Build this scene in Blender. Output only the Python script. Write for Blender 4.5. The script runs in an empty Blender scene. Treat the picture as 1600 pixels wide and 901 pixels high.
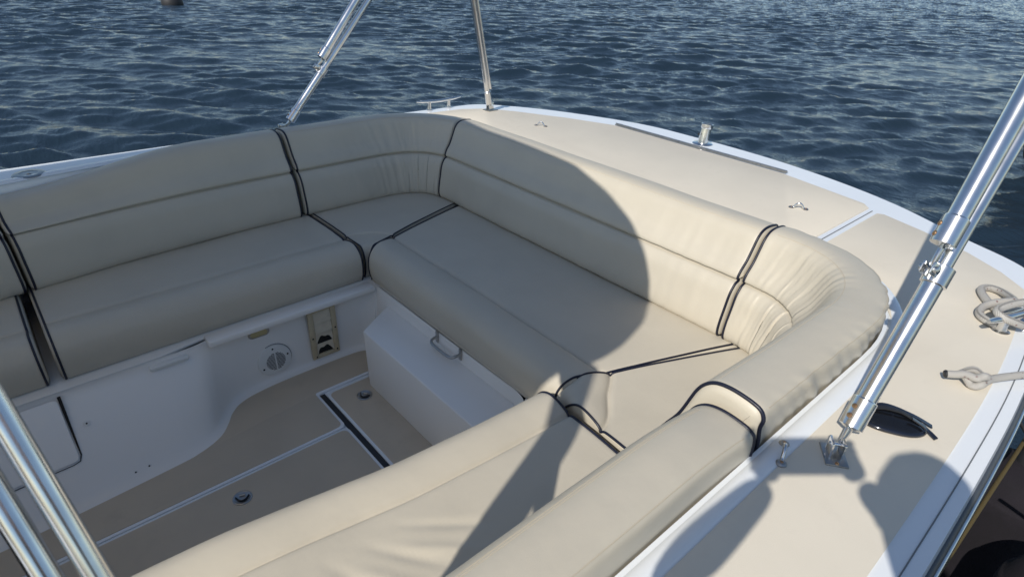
import bpy, bmesh, math, random
import numpy as np
from mathutils import Vector, Matrix, noise
random.seed(7)
R = math.radians
scene = bpy.context.scene
C = scene.collection

# ------------------------------------------------------------------ camera
cam_d = bpy.data.cameras.new('camera')
cam = bpy.data.objects.new('camera', cam_d); C.objects.link(cam)
cam_d.sensor_width = 36; cam_d.lens = 943.36 / 1600 * 36
cam_d.clip_start = 0.02; cam_d.clip_end = 6000
RIGHT = Vector((0.75084726, -0.65930603, 0.03929308))
UP = Vector((0.29827751, 0.39156927, 0.87046197))
FWD = Vector((0.58928679, 0.64186374, -0.49066488))
CAMPOS = Vector((0, 0, 1.0))
cam.matrix_world = Matrix(((RIGHT.x, UP.x, -FWD.x, CAMPOS.x), (RIGHT.y, UP.y, -FWD.y, CAMPOS.y),
                           (RIGHT.z, UP.z, -FWD.z, CAMPOS.z), (0, 0, 0, 1)))
cam_d.dof.use_dof = True; cam_d.dof.focus_distance = 2.0; cam_d.dof.aperture_fstop = 6.5
scene.camera = cam

# ------------------------------------------------------------------ sky, sun, exposure
SUN = Vector((-1.22, -0.31, 1.0)).normalized()      # towards the sun
sun_el = math.asin(SUN.z)
world = bpy.data.worlds.new('World'); scene.world = world; world.use_nodes = True
nt = world.node_tree
bg = nt.nodes['Background']
sky = nt.nodes.new('ShaderNodeTexSky'); sky.sky_type = 'NISHITA'; sky.sun_disc = False
sky.sun_elevation = sun_el
sky.sun_rotation = math.atan2(SUN.x, SUN.y)
sky.air_density = 1.0; sky.dust_density = 0.35; sky.ozone_density = 1.4
nt.links.new(sky.outputs[0], bg.inputs[0]); bg.inputs[1].default_value = 0.118
sl = bpy.data.lights.new('sun', 'SUN'); sl.energy = 4.35; sl.angle = R(0.53); sl.color = (1.0, 0.95, 0.87)
so = bpy.data.objects.new('sun', sl); C.objects.link(so)
so.rotation_euler = (-SUN).to_track_quat('-Z', 'Y').to_euler()
vs = scene.view_settings
vs.view_transform = 'Standard'; vs.look = 'None'; vs.gamma = 1.0; vs.exposure = 0.0

# ------------------------------------------------------------------ materials
def new_mat(name):
    m = bpy.data.materials.new(name); m.use_nodes = True
    return m, m.node_tree, m.node_tree.nodes['Principled BSDF']

def surf(name, col, rough=0.5, metal=0.0, var=0.0, vscale=6.0, bump=0.0, bscale=300.0, coat=0.0, spec=0.5,
         dirt=None, dirt_amt=0.0, dirt_scale=9.0, rvar=0.0, bump2=0.0, bscale2=8.0, stretch=None):
    m, t, b = new_mat(name)
    N = t.nodes; L = t.links
    b.inputs['Roughness'].default_value = rough; b.inputs['Metallic'].default_value = metal
    b.inputs['Coat Weight'].default_value = coat; b.inputs['Coat Roughness'].default_value = 0.08
    b.inputs['Specular IOR Level'].default_value = spec
    tc = N.new('ShaderNodeTexCoord'); vec = tc.outputs['Object']
    if stretch:
        mp = N.new('ShaderNodeMapping'); mp.inputs['Scale'].default_value = stretch
        L.new(vec, mp.inputs[0]); vec = mp.outputs[0]
    cur = None
    rgb = N.new('ShaderNodeRGB'); rgb.outputs[0].default_value = (*col, 1); cur = rgb.outputs[0]
    if var:
        n = N.new('ShaderNodeTexNoise'); n.inputs['Scale'].default_value = vscale; n.inputs['Detail'].default_value = 5
        L.new(vec, n.inputs['Vector'])
        hs = N.new('ShaderNodeHueSaturation'); mr = N.new('ShaderNodeMapRange')
        mr.inputs['From Min'].default_value = 0.3; mr.inputs['From Max'].default_value = 0.7
        mr.inputs['To Min'].default_value = 1 - var; mr.inputs['To Max'].default_value = 1 + var
        L.new(n.outputs[0], mr.inputs[0]); L.new(mr.outputs[0], hs.inputs['Value']); L.new(cur, hs.inputs['Color'])
        cur = hs.outputs[0]
    if dirt:
        n = N.new('ShaderNodeTexNoise'); n.inputs['Scale'].default_value = dirt_scale; n.inputs['Detail'].default_value = 8
        n.inputs['Roughness'].default_value = 0.7
        L.new(vec, n.inputs['Vector'])
        r = N.new('ShaderNodeMapRange'); r.inputs['From Min'].default_value = 0.56; r.inputs['From Max'].default_value = 0.8
        r.inputs['To Max'].default_value = dirt_amt
        L.new(n.outputs[0], r.inputs[0])
        mx = N.new('ShaderNodeMix'); mx.data_type = 'RGBA'
        L.new(r.outputs[0], mx.inputs[0]); L.new(cur, mx.inputs[6]); mx.inputs[7].default_value = (*dirt, 1)
        cur = mx.outputs[2]
    L.new(cur, b.inputs['Base Color'])
    if rvar:
        n = N.new('ShaderNodeTexNoise'); n.inputs['Scale'].default_value = 14; n.inputs['Detail'].default_value = 6
        L.new(vec, n.inputs['Vector'])
        r = N.new('ShaderNodeMapRange'); r.inputs['To Min'].default_value = max(0.02, rough - rvar); r.inputs['To Max'].default_value = rough + rvar
        L.new(n.outputs[0], r.inputs[0]); L.new(r.outputs[0], b.inputs['Roughness'])
    prev = None
    for amt, sc, dist in ((bump2, bscale2, 0.02), (bump, bscale, 0.002)):
        if amt:
            n = N.new('ShaderNodeTexNoise'); n.inputs['Scale'].default_value = sc; n.inputs['Detail'].default_value = 3
            L.new(vec, n.inputs['Vector'])
            bp = N.new('ShaderNodeBump'); bp.inputs['Strength'].default_value = amt; bp.inputs['Distance'].default_value = dist
            L.new(n.outputs[0], bp.inputs['Height'])
            if prev: L.new(prev, bp.inputs['Normal'])
            prev = bp.outputs[0]
    if prev: L.new(prev, b.inputs['Normal'])
    return m

M = {}
M['vinyl'] = surf('cream_vinyl', (0.515, 0.468, 0.380), 0.46, var=0.035, vscale=5, bump=0.14, bscale=700, spec=0.42,
                  dirt=(0.43, 0.385, 0.30), dirt_amt=0.28, dirt_scale=5, rvar=0.06, bump2=0.10, bscale2=11)
M['thread'] = surf('cream_thread', (0.50, 0.44, 0.34), 0.8)
M['navy'] = surf('navy_piping', (0.006, 0.008, 0.022), 0.42, bump=0.2)
M['white'] = surf('white_gelcoat', (0.77, 0.79, 0.80), 0.22, var=0.02, vscale=3, coat=0.3, dirt=(0.58, 0.57, 0.53), dirt_amt=0.25,
                  dirt_scale=6, rvar=0.06)
M['liner'] = surf('cockpit_liner_gelcoat', (0.80, 0.778, 0.735), 0.3, var=0.012, vscale=2, coat=0.2)
M['nonskid'] = surf('cream_nonskid', (0.70, 0.637, 0.527), 0.8, var=0.03, vscale=4, bump=0.28, bscale=900, spec=0.18,
                    dirt=(0.54, 0.48, 0.40), dirt_amt=0.3, dirt_scale=8)
M['floor'] = surf('cream_floor_nonskid', (0.53, 0.45, 0.345), 0.7, var=0.05, vscale=4, bump=0.28, bscale=900, spec=0.3,
                  dirt=(0.36, 0.30, 0.23), dirt_amt=0.4, dirt_scale=5)
M['steel'] = surf('polished_steel', (0.74, 0.74, 0.735), 0.20, metal=1, var=0.08, vscale=18, rvar=0.09)
M['rust'] = surf('bronze_screw', (0.48, 0.28, 0.15), 0.35, metal=1, var=0.15, vscale=80)
M['dull'] = surf('dull_steel', (0.42, 0.41, 0.39), 0.32, metal=1, var=0.12, vscale=50, rvar=0.1)
M['black'] = surf('black_rubber', (0.018, 0.018, 0.020), 0.5, bump=0.2)
M['darkgap'] = surf('dark_void', (0.012, 0.011, 0.010), 0.9)
M['rub'] = surf('dark_rub_rail', (0.05, 0.055, 0.065), 0.35, var=0.1, vscale=20)
M['grey_seal'] = surf('grey_seal', (0.16, 0.17, 0.18), 0.7)
M['plastic'] = surf('white_plastic', (0.70, 0.70, 0.67), 0.42)
M['beige'] = surf('aged_beige_plastic', (0.50, 0.42, 0.28), 0.5, var=0.08, vscale=30, dirt=(0.3, 0.24, 0.15), dirt_amt=0.5, dirt_scale=25)
M['louvre'] = surf('aged_louvre_plastic', (0.62, 0.55, 0.42), 0.45, var=0.08, vscale=30)
M['amber'] = surf('amber_lens', (0.50, 0.42, 0.22), 0.25)
M['lens_black'] = surf('black_lens', (0.008, 0.009, 0.012), 0.12, spec=0.5)
M['frame_black'] = surf('glossy_black_frame', (0.01, 0.012, 0.02), 0.12, coat=0.5)
M['fender'] = surf('purple_fender_cloth', (0.006, 0.004, 0.0075), 0.9, var=0.25, vscale=18, bump=0.5, bscale=500, dirt=(0.02, 0.014, 0.022), dirt_amt=0.3, dirt_scale=14)  # base colour darkened so the sunlit cloth reads as shaded
M['yellow'] = surf('yellow_line', (0.10, 0.07, 0.02), 0.75, bump=0.6, bscale=400)  # yellow dulled, the shade on the line is put into its colour
M['canvas'] = surf('cream_canvas', (0.72, 0.68, 0.60), 0.85, bump=0.4, bscale=600)
def translucent(m, col, k):
    t = m.node_tree; out = [n for n in t.nodes if n.type == 'OUTPUT_MATERIAL'][0]; b = t.nodes['Principled BSDF']
    tr = t.nodes.new('ShaderNodeBsdfTranslucent'); tr.inputs[0].default_value = (*col, 1)
    mx = t.nodes.new('ShaderNodeMixShader'); mx.inputs[0].default_value = k
    t.links.new(b.outputs[0], mx.inputs[1]); t.links.new(tr.outputs[0], mx.inputs[2]); t.links.new(mx.outputs[0], out.inputs[0])
translucent(M['canvas'], (0.80, 0.72, 0.58), 0.5)
M['wood'] = surf('weathered_planks', (0.20, 0.16, 0.12), 0.85, var=0.25, vscale=4, stretch=(1, 14, 1), bump=0.4, bscale=40)
M['skin'] = surf('skin', (0.50, 0.30, 0.21), 0.5, var=0.05)
M['shirt'] = surf('grey_shirt', (0.22, 0.24, 0.27), 0.9, var=0.08)
M['trousers'] = surf('navy_shorts', (0.03, 0.04, 0.08), 0.9)
M['hair'] = surf('brown_hair', (0.05, 0.03, 0.02), 0.6, bump=0.5, bscale=200)
M['hull_dark'] = surf('dark_hull_paint', (0.006, 0.007, 0.010), 0.25, coat=0.3)
M['floatgrey'] = surf('dark_float', (0.02, 0.02, 0.022), 0.6)
M['hull'] = surf('hull_gelcoat', (0.70, 0.72, 0.74), 0.2, coat=0.4, var=0.02)

# braided rope: white yarn with red flecks
def rope_mat():
    m, t, b = new_mat('braided_rope'); N = t.nodes; L = t.links
    b.inputs['Roughness'].default_value = 0.8
    uv = N.new('ShaderNodeUVMap')
    mp = N.new('ShaderNodeMapping'); mp.inputs['Scale'].default_value = (1, 1, 1); L.new(uv.outputs[0], mp.inputs[0])
    w1 = N.new('ShaderNodeTexWave'); w1.bands_direction = 'DIAGONAL'; w1.inputs['Scale'].default_value = 1.0
    L.new(mp.outputs[0], w1.inputs['Vector'])
    mp2 = N.new('ShaderNodeMapping'); mp2.inputs['Scale'].default_value = (1, -1, 1); L.new(uv.outputs[0], mp2.inputs[0])
    w2 = N.new('ShaderNodeTexWave'); w2.bands_direction = 'DIAGONAL'; w2.inputs['Scale'].default_value = 1.0
    L.new(mp2.outputs[0], w2.inputs['Vector'])
    mx = N.new('ShaderNodeMath'); mx.operation = 'MULTIPLY'; L.new(w1.outputs['Fac'], mx.inputs[0]); L.new(w2.outputs['Fac'], mx.inputs[1])
    bp = N.new('ShaderNodeBump'); bp.inputs['Strength'].default_value = 0.9; bp.inputs['Distance'].default_value = 0.003
    L.new(mx.outputs[0], bp.inputs['Height']); L.new(bp.outputs[0], b.inputs['Normal'])
    vo = N.new('ShaderNodeTexVoronoi'); vo.inputs['Scale'].default_value = 0.55; vo.inputs['Randomness'].default_value = 0.6
    L.new(uv.outputs[0], vo.inputs['Vector'])
    cr = N.new('ShaderNodeMapRange'); cr.inputs['From Min'].default_value = 0.12; cr.inputs['From Max'].default_value = 0.2
    cr.inputs['To Min'].default_value = 1; cr.inputs['To Max'].default_value = 0; L.new(vo.outputs['Distance'], cr.inputs[0])
    c = N.new('ShaderNodeMix'); c.data_type = 'RGBA'; c.inputs[6].default_value = (0.66, 0.63, 0.58, 1); c.inputs[7].default_value = (0.22, 0.05, 0.05, 1)
    L.new(cr.outputs[0], c.inputs[0])
    c2 = N.new('ShaderNodeMix'); c2.data_type = 'RGBA'; c2.blend_type = 'MULTIPLY'; c2.inputs[0].default_value = 0.75
    r2 = N.new('ShaderNodeMapRange'); r2.inputs['To Min'].default_value = 0.55; r2.inputs['To Max'].default_value = 1.15
    L.new(mx.outputs[0], r2.inputs[0]); L.new(c.outputs[2], c2.inputs[6]); L.new(r2.outputs[0], c2.inputs[7])
    L.new(c2.outputs[2], b.inputs['Base Color'])
    return m
M['rope'] = rope_mat()

# water: dark body, fine ripples on top of the modelled waves
def water_mat():
    m, t, b = new_mat('harbour_water'); N = t.nodes; L = t.links
    b.inputs['Base Color'].default_value = (0.014, 0.027, 0.042, 1)
    b.inputs['Roughness'].default_value = 0.06; b.inputs['IOR'].default_value = 1.333
    g = N.new('ShaderNodeNewGeometry')
    mp = N.new('ShaderNodeMapping'); mp.inputs['Rotation'].default_value = (0, 0, R(-47)); mp.inputs['Scale'].default_value = (2.0, 0.9, 1)
    L.new(g.outputs['Position'], mp.inputs[0])
    n1 = N.new('ShaderNodeTexNoise'); n1.inputs['Scale'].default_value = 3.0; n1.inputs['Detail'].default_value = 6; n1.inputs['Roughness'].default_value = 0.62
    n1.inputs['Distortion'].default_value = 0.15
    L.new(mp.outputs[0], n1.inputs['Vector'])
    bp = N.new('ShaderNodeBump'); bp.inputs['Strength'].default_value = 0.42; bp.inputs['Distance'].default_value = 0.08
    L.new(n1.outputs[0], bp.inputs['Height']); L.new(bp.outputs[0], b.inputs['Normal'])
    return m
M['water'] = water_mat()

# ------------------------------------------------------------------ helpers
def tag(o, label=None, cat=None, group=None, kind=None):
    if label: o['label'] = label
    if cat: o['category'] = cat
    if group: o['group'] = group
    if kind: o['kind'] = kind
    return o

def empty(name, loc=(0, 0, 0), parent=None):
    o = bpy.data.objects.new(name, None); C.objects.link(o); o.location = loc; o.empty_display_size = 0.05
    if parent: o.parent = parent
    return o

def add(name, verts, faces, mat, parent=None, smooth=True, uvs=None):
    me = bpy.data.meshes.new(name)
    me.from_pydata([tuple(v) for v in verts], [], faces); me.update()
    if mat: me.materials.append(M[mat] if isinstance(mat, str) else mat)
    if smooth: me.polygons.foreach_set('use_smooth', [True] * len(me.polygons))
    if uvs is not None:
        l = me.uv_layers.new(name='UVMap')
        idx = np.empty(len(me.loops), dtype=np.int32); me.loops.foreach_get('vertex_index', idx)
        l.data.foreach_set('uv', np.asarray(uvs, dtype=np.float32)[idx].ravel())
    o = bpy.data.objects.new(name, me); C.objects.link(o)
    if parent:
        o.parent = parent
    return o

def from_bm(name, bm, mat, parent=None, smooth=False):
    bmesh.ops.recalc_face_normals(bm, faces=bm.faces)
    me = bpy.data.meshes.new(name); bm.to_mesh(me); bm.free()
    if mat: me.materials.append(M[mat])
    if smooth: me.polygons.foreach_set('use_smooth', [True] * len(me.polygons))
    if not smooth:
        me.polygons.foreach_set('use_smooth', [True] * len(me.polygons)); me.set_sharp_from_angle(angle=R(28))
    o = bpy.data.objects.new(name, me); C.objects.link(o)
    if parent: o.parent = parent
    return o

def fix_normals(o):
    bm = bmesh.new(); bm.from_mesh(o.data); bmesh.ops.recalc_face_normals(bm, faces=bm.faces); bm.to_mesh(o.data); bm.free(); return o

def tube_data(pts, rad, n=14, cap=True, closed=False):
    pts = [Vector(p) for p in pts]
    rads = rad if isinstance(rad, (list, tuple)) else [rad] * len(pts)
    verts, faces, uvs = [], [], []
    m = len(pts); ref = None; dist = 0
    for i, p in enumerate(pts):
        a = pts[(i - 1) % m] if (closed or i > 0) else p
        b = pts[(i + 1) % m] if (closed or i < m - 1) else p
        t = (b - a).normalized()
        if ref is None:
            ref = t.orthogonal().normalized()
        ref = (ref - t * ref.dot(t)).normalized()
        bn = t.cross(ref)
        if i: dist += (p - pts[i - 1]).length
        for k in range(n):
            an = 2 * math.pi * k / n
            verts.append(p + (ref * math.cos(an) + bn * math.sin(an)) * rads[i])
            uvs.append((dist / (max(rads) * 0.75), k * 8.0 / n))
    rng = m if closed else m - 1
    for i in range(rng):
        j = (i + 1) % m
        for k in range(n):
            l = (k + 1) % n
            faces.append((i * n + k, i * n + l, j * n + l, j * n + k))
    if cap and not closed:
        faces.append(tuple(reversed(range(n)))); faces.append(tuple((m - 1) * n + k for k in range(n)))
    return verts, faces, uvs

def tube(name, pts, rad, mat, parent=None, n=14, cap=True, closed=False, uv=False):
    v, f, u = tube_data(pts, rad, n, cap, closed)
    o = add(name, v, f, mat, parent, True, u if uv else None)
    o.data.set_sharp_from_angle(angle=R(55)); return o

def catmull(pts, per=8, closed=False):
    P = [Vector(p) for p in pts]; n = len(P); out = []
    rng = n if closed else n - 1
    for i in range(rng):
        p0 = P[(i - 1) % n] if (closed or i > 0) else P[0]
        p1 = P[i]; p2 = P[(i + 1) % n]
        p3 = P[(i + 2) % n] if (closed or i < n - 2) else P[-1]
        for k in range(per):
            t = k / per
            out.append(0.5 * ((2 * p1) + (p2 - p0) * t + (2 * p0 - 5 * p1 + 4 * p2 - p3) * t * t + (3 * p1 - p0 - 3 * p2 + p3) * t ** 3))
    if not closed: out.append(P[-1])
    return out

def resample(pts, n, closed=False):
    P = [Vector(p) for p in pts]
    if closed: P = P + [P[0]]
    d = [0]
    for a, b in zip(P, P[1:]): d.append(d[-1] + (b - a).length)
    out = []; j = 0; tot = d[-1]; m = n if closed else n - 1
    for i in range(n):
        s = tot * i / m
        while j < len(P) - 2 and d[j + 1] < s: j += 1
        t = (s - d[j]) / max(1e-9, d[j + 1] - d[j]); out.append(P[j].lerp(P[j + 1], min(1, t)))
    return out

def lathe(name, prof, mat, parent=None, n=32, loc=(0, 0, 0), rot=None):
    """prof: (r, z) pairs; rot: Matrix 3x3"""
    v, f = [], []
    rm = rot or Matrix.Identity(3); lc = Vector(loc)
    for r, z in prof:
        for k in range(n):
            a = 2 * math.pi * k / n
            v.append(rm @ Vector((r * math.cos(a), r * math.sin(a), z)) + lc)
    for i in range(len(prof) - 1):
        for k in range(n):
            l = (k + 1) % n
            f.append((i * n + k, i * n + l, (i + 1) * n + l, (i + 1) * n + k))
    f.append(tuple(reversed(range(n)))); f.append(tuple((len(prof) - 1) * n + k for k in range(n)))
    o = fix_normals(add(name, v, f, mat, parent, True)); o.data.set_sharp_from_angle(angle=R(35)); return o

def box_bm(bm, c, s, rot=None, bev=0.0, seg=2):
    r = bmesh.ops.create_cube(bm, size=1.0)
    vs_ = r['verts']
    for v in vs_: v.co = Vector((v.co.x * s[0], v.co.y * s[1], v.co.z * s[2]))
    if bev:
        es = list({e for v in vs_ for e in v.link_edges})
        g = bmesh.ops.bevel(bm, geom=es, offset=bev, segments=seg, affect='EDGES', profile=0.5)
        vs_ = list({v for f in g['faces'] for v in f.verts} | {v for v in vs_ if v.is_valid})
    for v in vs_:
        if rot: v.co = rot @ v.co
        v.co += Vector(c)
    return vs_

def box(name, c, s, mat, parent=None, rot=None, bev=0.004, seg=2):
    bm = bmesh.new(); box_bm(bm, c, s, rot, bev, seg)
    return from_bm(name, bm, mat, parent, False)

def slab(name, poly, z0, z1, mat, parent=None, bev=0.004):
    """extruded plan polygon"""
    bm = bmesh.new()
    b = [bm.verts.new((p[0], p[1], z0)) for p in poly]
    f = bm.faces.new(b)
    r = bmesh.ops.extrude_face_region(bm, geom=[f])
    tv = [g for g in r['geom'] if isinstance(g, bmesh.types.BMVert)]
    for v in tv: v.co.z = z1
    if bev:
        top = [e for e in bm.edges if all(abs(v.co.z - z1) < 1e-6 for v in e.verts)]
        bmesh.ops.bevel(bm, geom=top, offset=bev, segments=2, affect='EDGES', profile=0.5)
    return from_bm(name, bm, mat, parent)

def round_poly(poly, r, n=5):
    out = []; m = len(poly)
    rs = r if isinstance(r, (list, tuple)) else [r] * m
    for i in range(m):
        p0, p1, p2 = Vector(poly[i - 1]), Vector(poly[i]), Vector(poly[(i + 1) % m])
        d0 = (p0 - p1); d2 = (p2 - p1)
        q = min(rs[i], d0.length * 0.45, d2.length * 0.45)
        if q < 1e-5: out.append(p1); continue
        a = p1 + d0.normalized() * q; b = p1 + d2.normalized() * q
        for k in range(n + 1):
            t = k / n; out.append((1 - t) ** 2 * a + 2 * t * (1 - t) * p1 + t * t * b)
    return out

def rot_to(z, x=None):
    """3x3 matrix whose z axis is z (and x axis close to x)"""
    z = Vector(z).normalized()
    x = Vector(x) if x is not None else z.orthogonal()
    x = (x - z * x.dot(z)).normalized(); y = z.cross(x)
    return Matrix(((x.x, y.x, z.x), (x.y, y.y, z.y), (x.z, y.z, z.z)))

# ================================================================== SETTING: water
WZ = -1.2
def build_water():
    rng = np.random.default_rng(11)
    x0, y0 = -6.0, -5.0
    def axis(a, fine_to, end, st, g):
        out = list(np.arange(a, fine_to, st)); d = st
        while out[-1] < end: d *= g; out.append(out[-1] + d)
        return np.array(out)
    xs = axis(x0, 22.0, 110.0, 0.048, 1.005); ys = axis(y0, 28.0, 60.0, 0.048, 1.012)
    x1, y1 = xs[-1], ys[-1]
    X, Y = np.meshgrid(xs, ys, indexing='ij')
    Z = np.zeros_like(X)
    base = math.atan2(0.78, 0.62)
    for i in range(110):
        lam = 0.19 * (1.5 / 0.19) ** rng.random()
        th = base + rng.normal(0, 0.40); k = 2 * math.pi / lam
        a = 0.0046 * lam ** 0.95 * (0.55 + 0.9 * rng.random())
        ph = k * (math.cos(th) * X + math.sin(th) * Y) + rng.random() * 6.283
        c = np.cos(ph)
        Z += a * (c + 0.16 * np.cos(2 * ph))
    # patches of stronger and weaker ripple, as gusts leave them
    g = np.zeros_like(X)
    for i in range(9):
        lam = 5 + 9 * rng.random(); th = rng.random() * 6.283; k = 2 * math.pi / lam
        g += np.cos(k * (math.cos(th) * X + math.sin(th) * Y) + rng.random() * 6.283)
    Z *= 1.0 + 0.10 * g
    ed = np.minimum(np.minimum(X - x0, x1 - X), np.minimum(Y - y0, y1 - Y)); Z *= np.clip(ed / 3.0, 0, 1)
    Z += WZ
    nx, ny = X.shape
    V = np.stack([X, Y, Z], -1).reshape(-1, 3)
    I = np.arange(nx * ny).reshape(nx, ny)
    F = np.stack([I[:-1, :-1], I[1:, :-1], I[1:, 1:], I[:-1, 1:]], -1).reshape(-1, 4)
    B = 3000.0
    nb = len(V)
    outer = np.array([(-B, -B, WZ), (B, -B, WZ), (B, B, WZ), (-B, B, WZ)])
    V = np.vstack([V, outer])
    c = [I[0, 0], I[-1, 0], I[-1, -1], I[0, -1]]
    ring = np.array([[nb, nb + 1, c[1], c[0]], [nb + 1, nb + 2, c[2], c[1]], [nb + 2, nb + 3, c[3], c[2]], [nb + 3, nb, c[0], c[3]]])
    F = np.vstack([F, ring])
    me = bpy.data.meshes.new('water')
    me.vertices.add(len(V)); me.vertices.foreach_set('co', V.astype(np.float32).ravel())
    me.loops.add(F.size); me.loops.foreach_set('vertex_index', F.astype(np.int32).ravel())
    me.polygons.add(len(F)); me.polygons.foreach_set('loop_start', np.arange(0, F.size, 4, dtype=np.int32))
    me.update(calc_edges=True)
    me.polygons.foreach_set('use_smooth', np.ones(len(F), dtype=bool))
    me.materials.append(M['water'])
    o = bpy.data.objects.new('water', me); C.objects.link(o)
    tag(o, 'dark blue rippled harbour water around the boat', kind='structure')
build_water()

# ================================================================== THE BOAT
boat = empty('motor_boat')
tag(boat, 'white motor boat with cream decks and a U-shaped stern cockpit', 'boat')

# outer plan outline of the deck, counter-clockwise seen from above
OUT_CTRL = [(-5.6, 0.9), (-4.2, 0.22), (-2.5, 0.03), (-0.8, 0.008), (0.6, 0.008), (1.5, 0.012), (2.0, 0.03), (2.45, 0.075), (2.72, 0.13), (2.90, 0.235),
            (3.03, 0.48), (3.21, 0.80), (3.33, 1.16), (3.40, 1.57), (3.415, 2.04), (3.38, 2.49), (3.17, 3.02), (2.95, 3.36), (2.80, 3.50), (2.62, 3.54),
            (2.0, 3.575), (1.2, 3.60), (0.5, 3.61), (-0.8, 3.62), (-2.5, 3.58), (-4.2, 3.36), (-5.6, 2.7), (-6.5, 1.8)]
outline = catmull([(a, b, 0) for a, b in OUT_CTRL], 6, closed=True)

# inner (cockpit) outline, U shape, from the near side round the stern to the far side
def super_corner(cx, cy, ax, ay, sx, sy, n=14, e=2.35):
    out = []
    for i in range(n + 1):
        t = math.pi / 2 * i / n
        out.append((cx + sx * ax * math.sin(t) ** (2 / e), cy + sy * ay * math.cos(t) ** (2 / e), 0))
    return out
near_c = super_corner(1.74, 0.97, 0.645, 0.582, 1, -1)
far_c = list(reversed(super_corner(1.74, 2.87, 0.645, 0.60, 1, 1)))
U_PATH = [(-1.3, 0.388, 0), (0, 0.388, 0), (1.0, 0.388, 0), (1.45, 0.388, 0), (1.62, 0.388, 0), (1.69, 0.388, 0)] + near_c + [(2.385, y_, 0) for y_ in (1.02, 1.1, 1.3, 1.6, 1.93, 2.3, 2.6, 2.76, 2.83)] + far_c + [(1.68, 3.47, 0), (1.58, 3.47, 0), (1.4, 3.47, 0), (1.1, 3.468, 0), (0.75, 3.455, 0), (0.35, 3.42, 0), (0.0, 3.37, 0), (-0.6, 3.29, 0), (-1.3, 3.22, 0)]
U_RES = resample(catmull(U_PATH, 6), 900)
U_LEN = [0.0]
for a, b in zip(U_RES, U_RES[1:]): U_LEN.append(U_LEN[-1] + (b - a).length)
def u_at(s):
    import bisect
    i = min(max(bisect.bisect_right(U_LEN, s) - 1, 0), len(U_RES) - 2)
    t = (s - U_LEN[i]) / (U_LEN[i + 1] - U_LEN[i])
    p = U_RES[i].lerp(U_RES[i + 1], t)
    a = U_RES[max(0, i - 6)]; b = U_RES[min(len(U_RES) - 1, i + 7)]
    tg = (b - a).normalized()
    return p, Vector((-tg.y, tg.x, 0))     # inward normal (left of travel direction)
def s_of(test):
    for i, p in enumerate(U_RES):
        if test(p): return U_LEN[i]
S_NEAR = s_of(lambda p: p.x > 1.135)
S_C1 = s_of(lambda p: p.y > 0.955)
S_C2 = s_of(lambda p: p.y > 3.03)
S_FAR = s_of(lambda p: p.y > 3.2 and p.x < 1.285)
S_LEFT = s_of(lambda p: p.y > 3.2 and p.x < -0.055)
S_START = s_of(lambda p: p.x > 0.10)

# deck plate with the cockpit opening
def deck_plate():
    bm = bmesh.new()
    def loop(pts, z):
        v = [bm.verts.new((p.x, p.y, z)) for p in pts]
        return [bm.edges.new((v[i], v[(i + 1) % len(v)])) for i in range(len(v))]
    hole = [u_at(U_LEN[-1] * i / 160) for i in range(161)]
    hole = [p - n * 0.006 for p, n in hole]
    e = loop(outline, 0) + loop(hole, 0)
    bmesh.ops.triangle_fill(bm, use_beauty=True, edges=e)
    for f in bm.faces:
        if f.normal.z < 0: f.normal_flip()
    o = from_bm('deck', bm, 'white', boat)
    return o
dk = deck_plate()

# coaming: rounded lip and inner wall
prof_c = [(0.0, -0.60), (0.0, -0.06), (-0.004, -0.02), (-0.012, -0.002), (-0.03, 0.006), (-0.055, 0.007), (-0.066, 0.001)]
v, f = [], []
NS = 220
for i in range(NS + 1):
    p, n = u_at(U_LEN[-1] * i / NS)
    for a, z in prof_c: v.append((p.x + n.x * a, p.y + n.y * a, z))
for i in range(NS):
    for k in range(len(prof_c) - 1):
        a = i * len(prof_c) + k; f.append((a, a + 1, a + 1 + len(prof_c), a + len(prof_c)))
fix_normals(add('coaming', v, f, 'white', boat))

# hull sides
rings = [(0.0, 0.0), (-0.004, -0.012), (-0.006, -0.045), (0.02, -0.07), (0.085, -0.16), (0.11, -0.5), (0.16, -1.0), (0.24, -1.5)]
v, f = [], []
no = len(outline)
for ins, z in rings:
    for i, p in enumerate(outline):
        a, b = outline[i - 1], outline[(i + 1) % no]
        t = (b - a).normalized(); nrm = Vector((-t.y, t.x, 0))
        q = p + nrm * ins; v.append((q.x, q.y, z))
for r_ in range(len(rings) - 1):
    for i in range(no):
        j = (i + 1) % no; f.append((r_ * no + i, r_ * no + j, (r_ + 1) * no + j, (r_ + 1) * no + i))
fix_normals(add('hull', v, f, 'hull', boat))

def outline_offset(ins, z):
    out = []
    for i, p in enumerate(outline):
        a, b = outline[i - 1], outline[(i + 1) % no]
        t = (b - a).normalized(); nrm = Vector((-t.y, t.x, 0)); q = p + nrm * ins; out.append(Vector((q.x, q.y, z)))
    return out
tube('rub_rail', outline_offset(0.0, -0.028), 0.017, 'rub', boat, n=10, closed=True)
tube('rub_rail_insert', outline_offset(-0.016, -0.030), 0.006, 'steel', boat, n=8, closed=True)
# fine dark joint line between deck moulding and gunwale moulding
jl = [q for q in outline_offset(0.028, 0.0) if -1 < q.x < 2.7 and q.y < 1]
jl.sort(key=lambda q: q.x)
tube('deck_joint', [(q.x, q.y, 0.0005) for q in jl], 0.0016, 'grey_seal', boat, n=6)

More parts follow.
